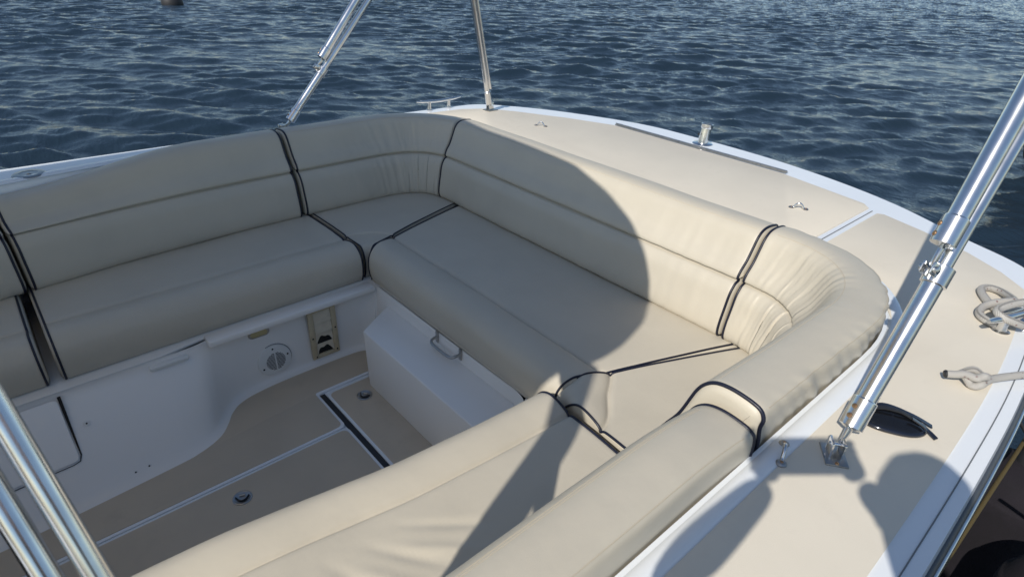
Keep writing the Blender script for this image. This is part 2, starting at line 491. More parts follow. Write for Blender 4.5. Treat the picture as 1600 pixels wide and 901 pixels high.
# cream non-skid deck panels (4 mm proud of the white gelcoat)
ins_edge = outline_offset(0.068, 0)
side_outer = sorted([(q.x, q.y) for q in ins_edge if -1.6 < q.x < 2.45 and q.y < 0.5])
stern_in = [(2.66, 0.175), (2.76, 0.27), (2.86, 0.41), (2.95, 0.60), (3.015, 0.785)]
side_inner = []
for i in range(60):
    s = S_C1 + (s_of(lambda p: p.x > -1.2) - S_C1) * i / 59
    p, n = u_at(s); k = 0.066
    if p.x > 1.74: k = 0.066 - 0.05 * min(1, (p.x - 1.74) / 0.35)
    q = p - n * k
    if q.y < 0.815: side_inner.append((q.x, q.y))
poly = side_outer + stern_in + [(3.0, 0.812), (2.44, 0.812)] + side_inner
slab('side_deck_panel', poly, -0.002, 0.004, 'nonskid', boat, 0.002)
aft_in = []
for i in range(60):
    s = s_of(lambda p: p.y > 0.8) + (s_of(lambda p: p.y > 3.2 and p.x < 1.9) - s_of(lambda p: p.y > 0.8)) * i / 59
    p, n = u_at(s); q = p - n * 0.012
    if q.y > 0.862 : aft_in.append((q.x, q.y))
poly = [(2.405, 0.862), (3.04, 0.862), (3.085, 0.90), (3.185, 1.36), (3.19, 2.55), (3.06, 2.86), (2.88, 3.19), (2.76, 3.36), (2.60, 3.44), (1.95, 3.50)] + list(reversed(aft_in))
poly = [p for i, p in enumerate(poly) if i == 0 or (Vector(p) - Vector(poly[i - 1])).length > 0.004]
slab('aft_deck_panel', poly, -0.002, 0.004, 'nonskid', boat, 0.002)
# recessed drain channel between the two panels
box('hatch_joint', (2.72, 0.838, 0.0018), (0.60, 0.0025, 0.003), 'grey_seal', boat, bev=0)

# hinge rail along the aft hatch
hr = empty('hinge_rail', parent=boat)
box('hinge_plate', (3.205, 1.947, 0.0085), (0.026, 1.19, 0.006), 'dull', hr, bev=0.001)
tube('hinge_pin', [(3.205, 1.352, 0.013), (3.205, 2.542, 0.013)], 0.0055, 'dull', hr, n=10)
for i in range(12):
    lathe('screw_head', [(0.0045, 0), (0.0045, 0.0015), (0.002, 0.0025)], 'steel', hr, 8, (3.194, 1.40 + i * 0.099, 0.0115))

# rod holder / flag socket at the centre of the stern
rh = empty('flag_socket', parent=boat)
lathe('socket_flange', [(0.062, 0), (0.062, 0.003), (0.056, 0.007), (0.040, 0.009), (0.034, 0.010)], 'steel', rh, 36, (3.325, 1.955, 0))
tl = Matrix.Rotation(R(8), 3, 'Y')
lathe('socket_tube', [(0.031, 0.0), (0.031, 0.088), (0.035, 0.092), (0.037, 0.100), (0.037, 0.114), (0.033, 0.118), (0.029, 0.116), (0.027, 0.03)],
      'steel', rh, 32, (3.325, 1.955, 0.004), tl)
lathe('set_screw', [(0.006, 0), (0.006, 0.004), (0.003, 0.006)], 'darkgap', rh, 10, (3.296, 1.975, 0.06), rot_to((-1, -0.2, 0)))

# pad eyes
def pad_eye(x, y, ang, ln=0.078):
    e = empty('pad_eye', parent=boat)
    d = Vector((math.cos(ang), math.sin(ang), 0)); c = Vector((x, y, 0.004))
    pts = [c + d * (-ln * .42) + Vector((0, 0, .003)), c + d * (-ln * .27) + Vector((0, 0, .005)), c + d * (-ln * .16) + Vector((0, 0, .018)), c + Vector((0, 0, .025)),
           c + d * (ln * .16) + Vector((0, 0, .018)), c + d * (ln * .27) + Vector((0, 0, .005)), c + d * (ln * .42) + Vector((0, 0, .003))]
    tube('eye_loop', catmull(pts, 5), 0.0046, 'steel', e, n=10)
    for s in (-1, 1):
        q = c + d * (s * ln * .40)
        lathe('eye_foot', [(0.0125, -0.001), (0.0125, 0.003), (0.009, 0.006), (0.004, 0.0065)], 'dull', e, 16, q)
        lathe('screw_head', [(0.0045, 0), (0.004, 0.002), (0.001, 0.0025)], 'rust', e, 8, q + Vector((0, 0, 0.0055)))
pad_eye(2.756, 2.796, R(-62)); pad_eye(2.748, 1.063, R(-62)); pad_eye(1.182, 0.335, R(22), 0.088)

# far mooring cleat on two posts
def cleat(p0, p1, h, r, foot_r, name='cleat'):
    p0, p1 = Vector(p0), Vector(p1); d = (p1 - p0).normalized(); c = (p0 + p1) / 2; ln = (p1 - p0).length
    e = empty(name, parent=boat)
    a, b = c - d * ln / 2 + Vector((0, 0, h)), c + d * ln / 2 + Vector((0, 0, h))
    k = 9
    pts = [a.lerp(b, i / (k - 1)) + Vector((0, 0, 0.010 * abs(2 * i / (k - 1) - 1) ** 2)) for i in range(k)]
    tube('horn_bar', pts, [r * .5, r * .85, r, r, r, r, r, r * .85, r * .5], 'steel', e, n=14)
    for s in (-1, 1):
        q = c + d * (s * ln * 0.22)
        lathe('post', [(foot_r * 1.8, 0.0), (foot_r * 1.8, 0.004), (foot_r * 1.15, 0.008), (foot_r, 0.02), (foot_r, h)], 'steel', e, 20, (q.x, q.y, 0.001))
cleat((2.30, 3.545, 0), (2.66, 3.53, 0), 0.055, 0.011, 0.013)
# near mooring cleat with the rope round it
cleat((2.16, 0.185, 0), (2.50, 0.085, 0), 0.05, 0.013, 0.015)

# flush deck filler on the far side deck
lathe('deck_filler', [(0.066, 0.0), (0.066, 0.003), (0.060, 0.006), (0.040, 0.0065), (0.038, 0.005), (0.012, 0.005), (0.010, 0.008)], 'dull', boat, 40, (0.125, 3.47, 0.001))

# ------------------------------------------------------------------ cockpit floor
FZ = -0.92
bm = bmesh.new()
vv = [bm.verts.new(p) for p in ((-1.6, 1.0, FZ - .012), (1.5, 1.0, FZ - .012), (1.5, 2.9, FZ - .012), (-1.6, 2.9, FZ - .012))]
bm.faces.new(vv); from_bm('cockpit_floor', bm, 'white', boat)
def floor_panel(poly, rad=0.03):
    p = [Vector((a, b, 0)) for a, b in poly]
    o = slab('floor_panel', [(q.x, q.y) for q in round_poly(p, rad)], FZ - .0125, FZ, 'white', boat, 0.003)
    # inset cream non-skid
    c = sum(p, Vector()) / len(p); m = len(p); ins = []
    d = 0.013
    for i in range(m):
        e0 = (p[i] - p[i - 1]).normalized(); e1 = (p[(i + 1) % m] - p[i]).normalized()
        n0 = Vector((-e0.y, e0.x, 0)); n1 = Vector((-e1.y, e1.x, 0))
        k = (n0 + n1); ins.append(p[i] + k * (d / max(0.3, 1 + n0.dot(n1))))
    slab('nonskid_inlay', [(q.x, q.y) for q in round_poly(ins, rad)], FZ - 0.001, FZ + 0.0025, 'floor', o, 0.001)
    return o
floor_panel([(-1.5, 1.25), (0.868, 1.25), (0.868, 2.009), (-1.5, 2.009)])
floor_panel([(-1.5, 2.015), (0.868, 2.015), (0.868, 2.300), (1.36, 2.300), (1.36, 2.85), (-1.5, 2.85)], [.03, .03, .02, .02, .02, .03])
floor_panel([(0.896, 1.25), (1.30, 1.25), (1.30, 2.280), (0.896, 2.280)])
box('drain_channel', (0.882, 1.77, FZ - .0085), (0.026, 1.04, 0.006), 'black', boat, bev=0)

def floor_latch(x, y, ang):
    e = empty('flush_latch', parent=boat)
    lathe('latch_rim', [(0.037, 0.0), (0.037, 0.003), (0.033, 0.0045), (0.030, 0.003)], 'dull', e, 36, (x, y, FZ + .002))
    lathe('latch_dish', [(0.0305, 0.0), (0.0305, 0.0022), (0.02, 0.0018)], 'grey_seal', e, 30, (x, y, FZ + .0025))
    d = Vector((math.cos(ang), math.sin(ang), 0)); n = Vector((-d.y, d.x, 0)); c = Vector((x, y, FZ + .007))
    pts = [c + d * .024 + n * .006, c + d * .012 - n * .012, c - n * .017, c - d * .012 - n * .012, c - d * .024 + n * .006]
    tube('lift_ring', catmull(pts, 5), 0.0028, 'black', e, n=8)
    tube('ring_hinge', [c - d * .010 + n * .010, c + d * .010 + n * .010], 0.006, 'dull', e, n=8)
floor_latch(0.357, 1.896, R(-20)); floor_latch(1.036, 2.152, R(-60))

# ------------------------------------------------------------------ moulded seat base (walls round the cockpit well)
top = [(-1.4, 2.47), (-0.4, 2.488), (0.20, 2.500), (0.34, 2.503), (0.43, 2.508), (0.485, 2.520), (0.53, 2.535), (0.60, 2.548), (0.70, 2.554), (1.0, 2.556), (1.22, 2.556), (1.29, 2.545), (1.325, 2.51), (1.335, 2.45), (1.335, 2.0), (1.335, 1.5), (1.335, 1.40), (1.31, 1.33), (1.22, 1.30), (0.6, 1.285), (-1.4, 1.285)]
bot = [(-1.4, 2.14), (-0.4, 2.216), (0.18, 2.262), (0.30, 2.280), (0.385, 2.318), (0.435, 2.375), (0.475, 2.435), (0.54, 2.490), (0.65, 2.522), (0.85, 2.535), (1.12, 2.533), (1.22, 2.52), (1.275, 2.48), (1.30, 2.42), (1.31, 2.0), (1.31, 1.5), (1.31, 1.42), (1.29, 1.35), (1.20, 1.32), (0.6, 1.305), (-1.4, 1.305)]
tp = catmull([(a, b, 0) for a, b in top], 10); bt = catmull([(a, b, 0) for a, b in bot], 10)
v, f = [], []
lv = [(0.0, 1.0), (0.02, 1.0), (0.05, 1.0), (0.12, .93), (0.3, .72), (0.5, 0.5), (0.7, 0.30), (0.85, 0.14), (0.93, 0.05), (0.97, -0.01), (0.99, -0.045), (1.0, -0.09)]
ZT = -0.565
for i in range(len(tp)):
    a, b = bt[max(0, i - 1)], bt[min(len(bt) - 1, i + 1)]; tg = (b - a).normalized(); nrm = Vector((tg.y, -tg.x, 0))   # into the well
    for k, w in lv:
        if w >= 0: q = bt[i].lerp(tp[i], w)
        else: q = bt[i] + nrm * (-w * 0.5)
        v.append((q.x, q.y, ZT + (FZ + .001 - ZT) * k))
m = len(lv)
for i in range(len(tp) - 1):
    for k in range(m - 1):
        a = i * m + k; f.append((a, a + 1, a + 1 + m, a + m))
fix_normals(add('seat_base', v, f, 'liner', boat))

slab('seat_shelf', [(-1.4, 2.485), (0.30, 2.512), (0.5, 2.552), (1.30, 2.566), (1.345, 2.50), (1.345, 1.35), (1.24, 1.295), (-1.4, 1.275), (-1.4, 0.42), (1.7, 0.42), (2.2, 0.62), (2.37, 1.0), (2.37, 2.85), (2.2, 3.2), (1.7, 3.45), (0.7, 3.44), (-1.4, 3.2)], ZT - 0.012, ZT - 0.0015, 'liner', boat, 0.003)
# shelf lip under the far seat and the short lip left of it
box('seat_lip', (0.905, 2.523, -0.574), (0.83, 0.075, 0.030), 'liner', boat, rot=Matrix.Rotation(R(0.6), 3, 'Z'), bev=0.007)
box('short_lip', (0.325, 2.487, -0.592), (0.15, 0.03, 0.014), 'plastic', boat, bev=0.004)

# locker door in the far base, left
def far_face(x, k):      # point on the sloping left base panel: k 0 top .. 1 bottom
    t = Vector((x, 2.47 + (x + 1.4) * 0.0176, ZT)); b = Vector((x, 2.14 + (x + 1.4) * 0.076, FZ))
    return t.lerp(b, k)
d0, d1, d2, d3 = far_face(-0.9, 0.05), far_face(-0.075, 0.05), far_face(-0.075, 0.62), far_face(-0.9, 0.62)
nrm = (d1 - d0).cross(d3 - d0).normalized(); nrm = nrm if nrm.y < 0 else -nrm
bm = bmesh.new()
ins = round_poly([d0, d1, d2, d3], 0.02)
vs1 = [bm.verts.new(p + nrm * 0.002) for p in ins]; fc = bm.faces.new(vs1)
r_ = bmesh.ops.extrude_face_region(bm, geom=[fc])
for g in r_['geom']:
    if isinstance(g, bmesh.types.BMVert): g.co += nrm * 0.006
from_bm('locker_door', bm, 'liner', boat)
gp = [far_face(-0.066, 0.03) + nrm * .003, far_face(-0.066, 0.58) + nrm * .003, far_face(-0.075, 0.63) + nrm * .003, far_face(-0.10, 0.642) + nrm * .003, far_face(-0.9, 0.642) + nrm * .003]
tube('door_gap', gp, [0.006, 0.0025, 0.002, 0.0016, 0.0016], 'darkgap', boat, n=8)
def screw_at(p, nv, r=0.006, mat='dull'):
    o = lathe('fixing_screw', [(r * 1.7, 0), (r * 1.6, 0.002), (r, 0.003)], 'plastic', boat, 14, p, rot_to(nv))
    lathe('screw_recess', [(r * .6, 0.0028), (r * .6, 0.0036)], 'darkgap', o, 10, p, rot_to(nv))
for x, k in ((-0.015, 0.34), (0.075, 0.93), (0.125, 0.93)):
    screw_at(far_face(x, k) + nrm * 0.001, nrm)
for o in [o for o in bpy.data.objects if o.name.startswith('screw_recess')]: pass

# step box in front of the stern seat
bm = bmesh.new()
P = [(1.095, 2.205, FZ + .001), (1.095, 1.30, FZ + .001), (1.118, 1.30, -0.64), (1.118, 2.270, -0.64), (1.33, 2.40, FZ + .001), (1.33, 1.30, FZ + .001), (1.334, 1.30, -0.635), (1.334, 2.398, -0.635)]
V8 = [bm.verts.new(p) for p in P]
for q in ((0, 1, 2, 3), (3, 2, 6, 7), (0, 3, 7, 4), (1, 5, 6, 2), (4, 7, 6, 5), (0, 4, 5, 1)): bm.faces.new([V8[i] for i in q])
bmesh.ops.bevel(bm, geom=list(bm.edges), offset=0.007, segments=3, affect='EDGES', profile=0.5)
from_bm('step_box', bm, 'liner', boat)
# pull handle on the wall above the step
hd = empty('pull_handle', parent=boat)
tube('handle_bar', catmull([(1.332, 1.950, -0.590), (1.298, 1.946, -0.594), (1.286, 1.925, -0.600), (1.284, 1.86, -0.602), (1.286, 1.795, -0.600), (1.298, 1.774, -0.594), (1.332, 1.770, -0.590)], 5), 0.0068, 'dull', hd, n=10)
for y in (1.950, 1.770): box('handle_plate', (1.329, y, -0.590), (0.006, 0.018, 0.058), 'dull', hd, bev=0.002)

# ------------------------------------------------------------------ fittings on the far wall (faces -y)
WY = 2.548
def wall_y(z):  # the wall leans a little: y at height z
    t = (z - FZ) / (ZT - FZ); return 2.535 + (2.556 - 2.535) * max(0, min(1, t))
def on_wall(x, z, off=0.0): return Vector((x, wall_y(z) - off, z))
sp = empty('speaker', parent=boat)
cx, cz, rr = 0.768, -0.806, 0.083
def dshape(r, flat): 
    out = []
    for i in range(56):
        a = 2 * math.pi * i / 56; x, z = r * math.cos(a), r * math.sin(a); out.append((x, max(z, flat)))
    return out
def wall_slab(name, shape, cx, cz, o0, o1, mat, parent, bev=0.002):
    bm = bmesh.new()
    vv = [bm.verts.new(on_wall(cx + a, cz + b, o0)) for a, b in shape]
    fc = bm.faces.new(vv); r = bmesh.ops.extrude_face_region(bm, geom=[fc])
    tv = [g for g in r['geom'] if isinstance(g, bmesh.types.BMVert)]
    for q in tv: q.co.y -= (o1 - o0)
    if bev:
        ed = [e for e in bm.edges if all(q in tv for q in e.verts)]
        bmesh.ops.bevel(bm, geom=ed, offset=bev, segments=2, affect='EDGES', profile=0.5)
    return from_bm(name, bm, mat, parent)
wall_slab('speaker_gasket', dshape(rr + 0.0035, -0.074), cx, cz, -0.002, 0.004, 'grey_seal', sp, 0)
wall_slab('speaker_cover', dshape(rr, -0.0705), cx, cz, -0.002, 0.014, 'plastic', sp, 0.005)
for i in range(13):
    z = cz - 0.045 + i * 0.0072 - 0.002
    hw = math.sqrt(max(0, 0.047 ** 2 - (z - cz + 0.004) ** 2))
    if hw < 0.01: continue
    for s in (-1, 1):
        x0 = cx + 0.004 + s * 0.0035; x1 = cx + 0.004 + s * hw
        box('grille_slot', ((x0 + x1) / 2, wall_y(z) - 0.0142, z), (abs(x1 - x0), 0.001, 0.0034), 'darkgap', sp, bev=0)
for a in (92, 12, 205):
    lathe('screw_head', [(0.005, 0), (0.004, 0.002)], 'darkgap', sp, 10, on_wall(cx + 0.066 * math.cos(R(a)), cz + 0.066 * math.sin(R(a)), 0.014), rot_to((0, -1, 0)))

vt = empty('air_vent', parent=boat)
vx0, vx1, vz0, vz1 = 0.955, 1.103, -0.888, -0.595
WYS = WY; WY = WY - 0.014
bm = bmesh.new()
for c_, s_ in ((((vx0 + .014), WY - .005, (vz0 + vz1) / 2), (0.028, 0.016, vz1 - vz0)), ((vx1 - .014, WY - .005, (vz0 + vz1) / 2), (0.028, 0.016, vz1 - vz0)),
               (((vx0 + vx1) / 2, WY - .006, vz0 + .011), (vx1 - vx0 - .054, 0.014, 0.022)), (((vx0 + vx1) / 2, WY - .006, vz1 - .011), (vx1 - vx0 - .054, 0.014, 0.022))):
    box_bm(bm, c_, s_, None, 0.003)
from_bm('vent_frame', bm, 'beige', vt)
box('vent_throat', ((vx0 + vx1) / 2, WY - .0005, (vz0 + vz1) / 2), (vx1 - vx0 - .03, 0.006, vz1 - vz0 - .03), 'darkgap', vt, bev=0)
for i in range(4):
    zt = vz1 - 0.024 - i * 0.062; zb = zt - 0.060
    n = 14; xa, xb = vx0 + .029, vx1 - .029
    tops, bots = [], []
    for k in range(n + 1):
        x = xa + (xb - xa) * k / n; br = 0
        if i >= 2:      # the two lower louvres are broken along their lower edge
            br = 0.044 * max(0, math.sin(math.pi * min(1, k / n * 1.08))) ** 0.5 * (0.88 + 0.12 * math.sin(k * 0.9 + i * 2)) if k < n - 1 else 0.004
        tops.append((x, WY - 0.004, zt)); bots.append((x, WY - 0.013 + br * .2, zb + br))
    v = []; 
    for off in (0.0, 0.003):
        v += [(a, b + off, c_) for a, b, c_ in tops] + [(a, b + off, c_) for a, b, c_ in bots]
    f = []; q = n + 1
    for k in range(n):
        f.append((k, k + 1, q + k + 1, q + k)); f.append((2 * q + k, 3 * q + k, 3 * q + k + 1, 2 * q + k + 1)); f.append((q + k, q + k + 1, 3 * q + k + 1, 3 * q + k))
    fix_normals(add('louvre', v, f, 'louvre', vt, smooth=False))
for x, z in ((vx0 + .012, -0.76), (vx1 - .012, -0.735), (vx0 + .02, vz0 + .012), (vx1 - .015, vz0 + .02)):
    lathe('screw_head', [(0.0045, 0), (0.004, 0.002)], 'darkgap', vt, 10, (x, WY - .013, z), rot_to((0, -1, 0)))

WY = WYS
cl = empty('courtesy_light', parent=boat)
def oblong(hw, r):
    out = []
    for i in range(13): a = -math.pi / 2 + math.pi * i / 12; out.append((hw + r * math.cos(a), r * math.sin(a)))
    for i in range(13): a = math.pi / 2 + math.pi * i / 12; out.append((-hw + r * math.cos(a), r * math.sin(a)))
    return out
wall_slab('light_bezel', oblong(0.030, 0.021), 0.722, -0.637, -0.001, 0.007, 'dull', cl, 0.003)
wall_slab('light_lens', oblong(0.026, 0.014), 0.722, -0.637, 0.006, 0.0095, 'amber', cl, 0.002)

# ================================================================== CUSHIONS
def end_rings(L, r=0.016, n=5):
    """(t position in metres from the end, inset)"""
    return [(r * (1 - math.cos(math.pi / 2 * i / n)), r * (1 - math.sin(math.pi / 2 * i / n))) for i in range(n + 1)]

def cushion(name, label, mapf, prof, L, step=0.012, wrinkle=None, group=None, piping=(True, True), seams=(), end_r=0.026, seam_r=0.0012, pip_r=0.0052, nprof=190, pip_t=0.013, inset_vec=None):
    """sweep a closed profile (d, z) along t in 0..L; mapf(t, d, z) -> Vector"""
    pr = resample(catmull([(a, b, 0) for a, b in prof], 8, closed=True), nprof, closed=True)
    n = len(pr); cen = sum(pr, Vector()) / n
    nrm = []
    for i in range(n):
        t = (pr[(i + 1) % n] - pr[i - 1]).normalized(); q = Vector((t.y, -t.x, 0))
        nrm.append(q)
    area = sum(pr[i].x * pr[(i + 1) % n].y - pr[(i + 1) % n].x * pr[i].y for i in range(n))
    if area < 0: nrm = [-q for q in nrm]
    er = end_rings(L, end_r)
    st = [(t, i) for t, i in er]
    k = max(2, int((L - 2 * end_r) / step))
    st += [(end_r + (L - 2 * end_r) * i / k, 0.0) for i in range(1, k)]
    st += [(L - t, i) for t, i in reversed(er)]
    verts, faces = [], []
    def put(t, inset, scale=1.0, shift=0.0):
        for i in range(n):
            p = pr[i] - nrm[i] * inset
            if scale != 1.0: p = cen + (p - cen) * scale
            w = wrinkle(t, p.x, p.y, i / n) if wrinkle else 0.0
            p = p + nrm[i] * w
            verts.append(mapf(t + shift, p.x, p.y))
    put(0, er[0][1] + .004, 0.5, 0.002); put(0, er[0][1] + .002, 0.85, 0.0)
    for t, i in st: put(t, i)
    put(L, er[0][1] + .002, 0.85, 0.0); put(L, er[0][1] + .004, 0.5, -0.002)
    rows = len(st) + 4
    for r in range(rows - 1):
        for i in range(n):
            j = (i + 1) % n; faces.append((r * n + i, r * n + j, (r + 1) * n + j, (r + 1) * n + i))
    faces.append(tuple(range(n))); faces.append(tuple((rows - 1) * n + i for i in reversed(range(n))))
    o = add(name, verts, faces, 'vinyl'); fix_normals(o)
    tag(o, label, 'cushion', group)
    # navy piping round the end faces
    for e, on in zip((0, 1), piping):
        if not on: continue
        pt = min(pip_t, end_r * .5); ins_p = end_r * (1 - math.sqrt(max(0, 1 - (1 - pt / end_r) ** 2))); t = pt if e == 0 else L - pt
        pts = []
        for i in range(n):
            w = wrinkle(t, pr[i].x, pr[i].y, i / n) if wrinkle else 0.0
            p = pr[i] - nrm[i] * (ins_p - 0.0012 - w) ; pts.append(mapf(t, p.x, p.y))
        tube('piping', pts, pip_r, 'navy', o, n=8, closed=True)
    for (d0, z0) in seams:      # stitched seams run the length of the cushion
        i = min(range(n), key=lambda q: (pr[q].x - d0) ** 2 + (pr[q].y - z0) ** 2)
        pts = []
        for t, ii in st[6:-6:2]:
            w = wrinkle(t, pr[i].x, pr[i].y, i / n) if wrinkle else 0.0
            p = pr[i] + nrm[i] * (w + 0.0002); pts.append(mapf(t, p.x, p.y))
        tube('seam', pts, seam_r, 'thread', o, n=5)
    return o

def nz(x, y=0.0, z=0.0): return noise.noise(Vector((x, y, z)))

# ---- backrests: d measured inward from the coaming, z up
def back_prof(top=0.0):
    return [(0.035, -0.385), (0.012, -0.25), (0.004, -0.10), (0.000, 0.0), (0.001, 0.028 + top), (0.012, 0.047 + top), (0.04, 0.056 + top), (0.09, 0.060 + top), (0.130, 0.052 + top * .95),
            (0.158, 0.028 + top * .9), (0.178, -0.01 + top * .7), (0.204, -0.06 + top * .4), (0.236, -0.100 + top * .15), (0.248, -0.128), (0.241, -0.136), (0.229, -0.140), (0.243, -0.144), (0.258, -0.153), (0.281, -0.190), (0.295, -0.25), (0.309, -0.32),
            (0.309, -0.365), (0.292, -0.388), (0.25, -0.394), (0.15, -0.395), (0.06, -0.394)]
def u_map(s0):
    def mp(t, d, z):
        p, n = u_at(s0 + t); return Vector((p.x + n.x * d, p.y + n.y * d, z))
    return mp
def corner_wr(s0, s1, amp, seed, fr=26.0, peak=0.55, width=0.42):
    L = s1 - s0
    def w(t, d, z, u):
        k = math.exp(-((t / L - peak) / width) ** 2)
        front = max(0.0, min(1.0, (d - 0.08) / 0.10))
        sl = t * fr + z * 5.0 * math.sin(seed + t * 3)
        a = nz(sl, z * 2.2, seed); r = (1 - abs(nz(sl * .8 + 7, z * 1.4, seed + 3)) * 2.2)
        seamk = min(1.0, abs(z + 0.139) / 0.03)
        base = 0.0022 * nz(t * 5, z * 6, seed + 9)
        return base + k * front * amp * (0.6 * a + 0.5 * max(0, r) ** 3 - 0.25) * (0.35 + 0.65 * seamk)
    return w
def outer_wr(base, amp, seed):
    def w(t, d, z, u):
        x = base(t, d, z, u)
        if d < 0.035: x += amp * nz(t * 20 + z * 22, z * 5, seed) * min(1, max(0, (0.062 - z) / 0.03))
        return x
    return w
def soft_wr(seed, amp=0.0025, pleat=0.0012):
    def w(t, d, z, u):
        return amp * nz(t * 3.1, z * 5 + d * 3, seed) + pleat * nz(t * 30, z * 1.5, seed + 4) * max(0, min(1, (d - .1) / .1))
    return w
BG = 'cream backrest cushions round the cockpit'
def near_map(s0):
    L_ = S_NEAR - S_START
    def mp(t, d, z):
        p, n = u_at(s0 + t); k = max(0.0, (t / L_ - 0.72) / 0.28) ** 2
        zz = z - 0.020 * k * max(0, min(1, (z + 0.10) / 0.1)); d = d - 0.006 * k
        return Vector((p.x + n.x * d, p.y + n.y * d, zz))
    return mp
cushion('backrest_cushion', 'straight cream backrest along the sunlit side deck, beside the folded sunglasses', near_map(S_START), back_prof(0.034), S_NEAR - S_START,
        wrinkle=soft_wr(2.1, 0.003, 0.0006), group=BG, seams=((0.012, 0.075), (0.135, 0.085), (0.128, 0.089)))
def corner_top(s0, s1):
    def mp(t, d, z):
        p, n = u_at(s0 + t); k = 1 - t / (s1 - s0)
        zz = z + 0.052 * k * max(0, min(1, (z + 0.10) / 0.1)); d = d * (1 + 0.035 * k * k); return Vector((p.x + n.x * d, p.y + n.y * d, zz))
    return mp
cushion('corner_backrest_cushion', 'curved cream corner backrest in full sun with creased inner face', corner_top(S_NEAR + .012, S_C1), back_prof(0.004), S_C1 - S_NEAR - .012,
        wrinkle=outer_wr(corner_wr(S_NEAR, S_C1, 0.0085, 4.2, 22, 0.72, 0.30), 0.012, 1.0), group=BG, seams=((0.006, 0.045), (0.135, 0.058)))
cushion('backrest_cushion', 'long cream stern backrest crossed by the curved edge of the canopy shadow', u_map(S_C1 + .006), back_prof(0.0), S_C2 - S_C1 - .006,
        wrinkle=soft_wr(5.5, 0.0025, 0.0022), group=BG, end_r=0.028, pip_t=0.014, seams=((0.135, 0.052),))
cushion('corner_backrest_cushion', 'curved cream corner backrest wholly in shade near the far cleat', u_map(S_C2 + .004), back_prof(0.0), S_FAR - S_C2 - .004,
        wrinkle=corner_wr(S_C2, S_FAR, 0.0075, 8.8, 24, 0.42, 0.30), group=BG, seams=((0.135, 0.052),), piping=(False, True))
def far_map(s0):
    def mp(t, d, z):
        p, n = u_at(s0 + t); k = max(0.0, min(1.0, (0.85 - p.x) / 0.85)); k = k * k * (3 - 2 * k)
        zz = z - 0.085 * k * max(0, min(1, (z + 0.139) / 0.12)); return Vector((p.x + n.x * d, p.y + n.y * d, zz))
    return mp
cushion('backrest_cushion', 'straight shaded cream backrest beside the round deck filler', far_map(S_FAR + .012), back_prof(0.0), S_LEFT - S_FAR - .012,
        wrinkle=soft_wr(3.3, 0.0025, 0.0008), group=BG)
cushion('backrest_cushion', 'shaded cream backrest butting onto the deck-filler backrest, away from the corner', far_map(S_LEFT + .012), back_prof(0.0), U_LEN[-1] - S_LEFT - .05,
        wrinkle=soft_wr(7.3), group=BG)

# ---- seats: d measured from the front edge towards the back
def seat_prof(depth, bol=0.020, bw=0.185, h=-0.39):
    return [(0.045, -0.562), (0.018, -0.555), (0.004, -0.520), (0.000, -0.47), (0.008, h - 0.035), (0.032, h - 0.002), (0.070, h + bol * 0.9), (0.110, h + bol), (bw - .03, h + bol * .55), (bw - .008, h + .002), (bw, h - .009), (bw + .008, h + .0005),
            (bw + .04, h + .006), (depth * .55, h + .008), (depth - .06, h + .003), (depth - .012, h - .012), (depth, h - .05), (depth, -0.5), (depth - .02, -0.56), (depth * .5, -0.566)]
def quad_map(F, B, L, depth, keep=0.21):
    """F, B: functions of u in 0..1 giving plan points"""
    def mp(t, d, z):
        u = t / L; a = F(u); b = B(u); dv = (b - a); ln = dv.length; dv = dv / ln
        dd = d if d <= keep else keep + (d - keep) * (ln - keep) / (depth - keep)
        p = a + dv * dd; return Vector((p.x, p.y, z))
    return mp
def ln(p, q):
    p, q = Vector((*p, 0)), Vector((*q, 0)); return lambda u: p.lerp(q, u)
def cv(*pts):
    c = catmull([(*p, 0) for p in pts], 12); c = resample(c, 80)
    def g(u):
        x = max(0, min(1, u)) * (len(c) - 1); i = min(int(x), len(c) - 2); return c[i].lerp(c[i + 1], x - i)
    return g
SG = 'cream seat cushions round the cockpit'
def seat_wr(seed, amp=0.003, pul=0.0):
    def w(t, d, z, u):
        top = 1.0 if z > -0.43 else 0.4
        x = amp * nz(t * 3.2, d * 4, seed) * top + 0.0010 * nz(t * 6, z * 9 + d * 7, seed + 2)
        if pul:
            # diagonal pulls in the cover behind the bolster
            for (t0, d0, ang, l, a) in pul_list:
                ca, sa = math.cos(ang), math.sin(ang); q = (t - t0) * ca + (d - d0) * sa; r = -(t - t0) * sa + (d - d0) * ca
                if abs(q) < l: x += pul * a * math.exp(-(r / 0.014) ** 2) * math.cos(q / l * math.pi / 2) if d > 0.19 else 0
        return x
    return w
pul_list = []
# far seat
Lf = 1.345
cushion('seat_cushion', 'shaded cream bench seat above the speaker and air vent', quad_map(ln((1.318, 2.575), (-0.035, 2.548)), ln((1.308, 3.26), (-0.040, 3.225)), Lf, 0.68), seat_prof(0.68), Lf,
        wrinkle=seat_wr(1.7), group=SG, pip_r=0.0045)
cushion('seat_cushion', 'shaded cream bench seat above the locker door, beyond the speaker seat', quad_map(ln((-0.072, 2.545), (-1.2, 2.52)), ln((-0.070, 3.225), (-1.2, 3.12)), 1.2, 0.68), seat_prof(0.68), 1.2,
        wrinkle=seat_wr(6.1), group=SG, pip_r=0.0045)
# stern seat
Lm = 1.42
cushion('seat_cushion', 'long cream stern bench seat half in canopy shadow behind the step', quad_map(ln((1.318, 1.165), (1.330, 2.575)), ln((2.125, 0.880), (2.125, 2.825)), Lm, 0.84), seat_prof(0.84, 0.020, 0.20), Lm,
        wrinkle=seat_wr(3.9), group=SG, pip_r=0.0045)
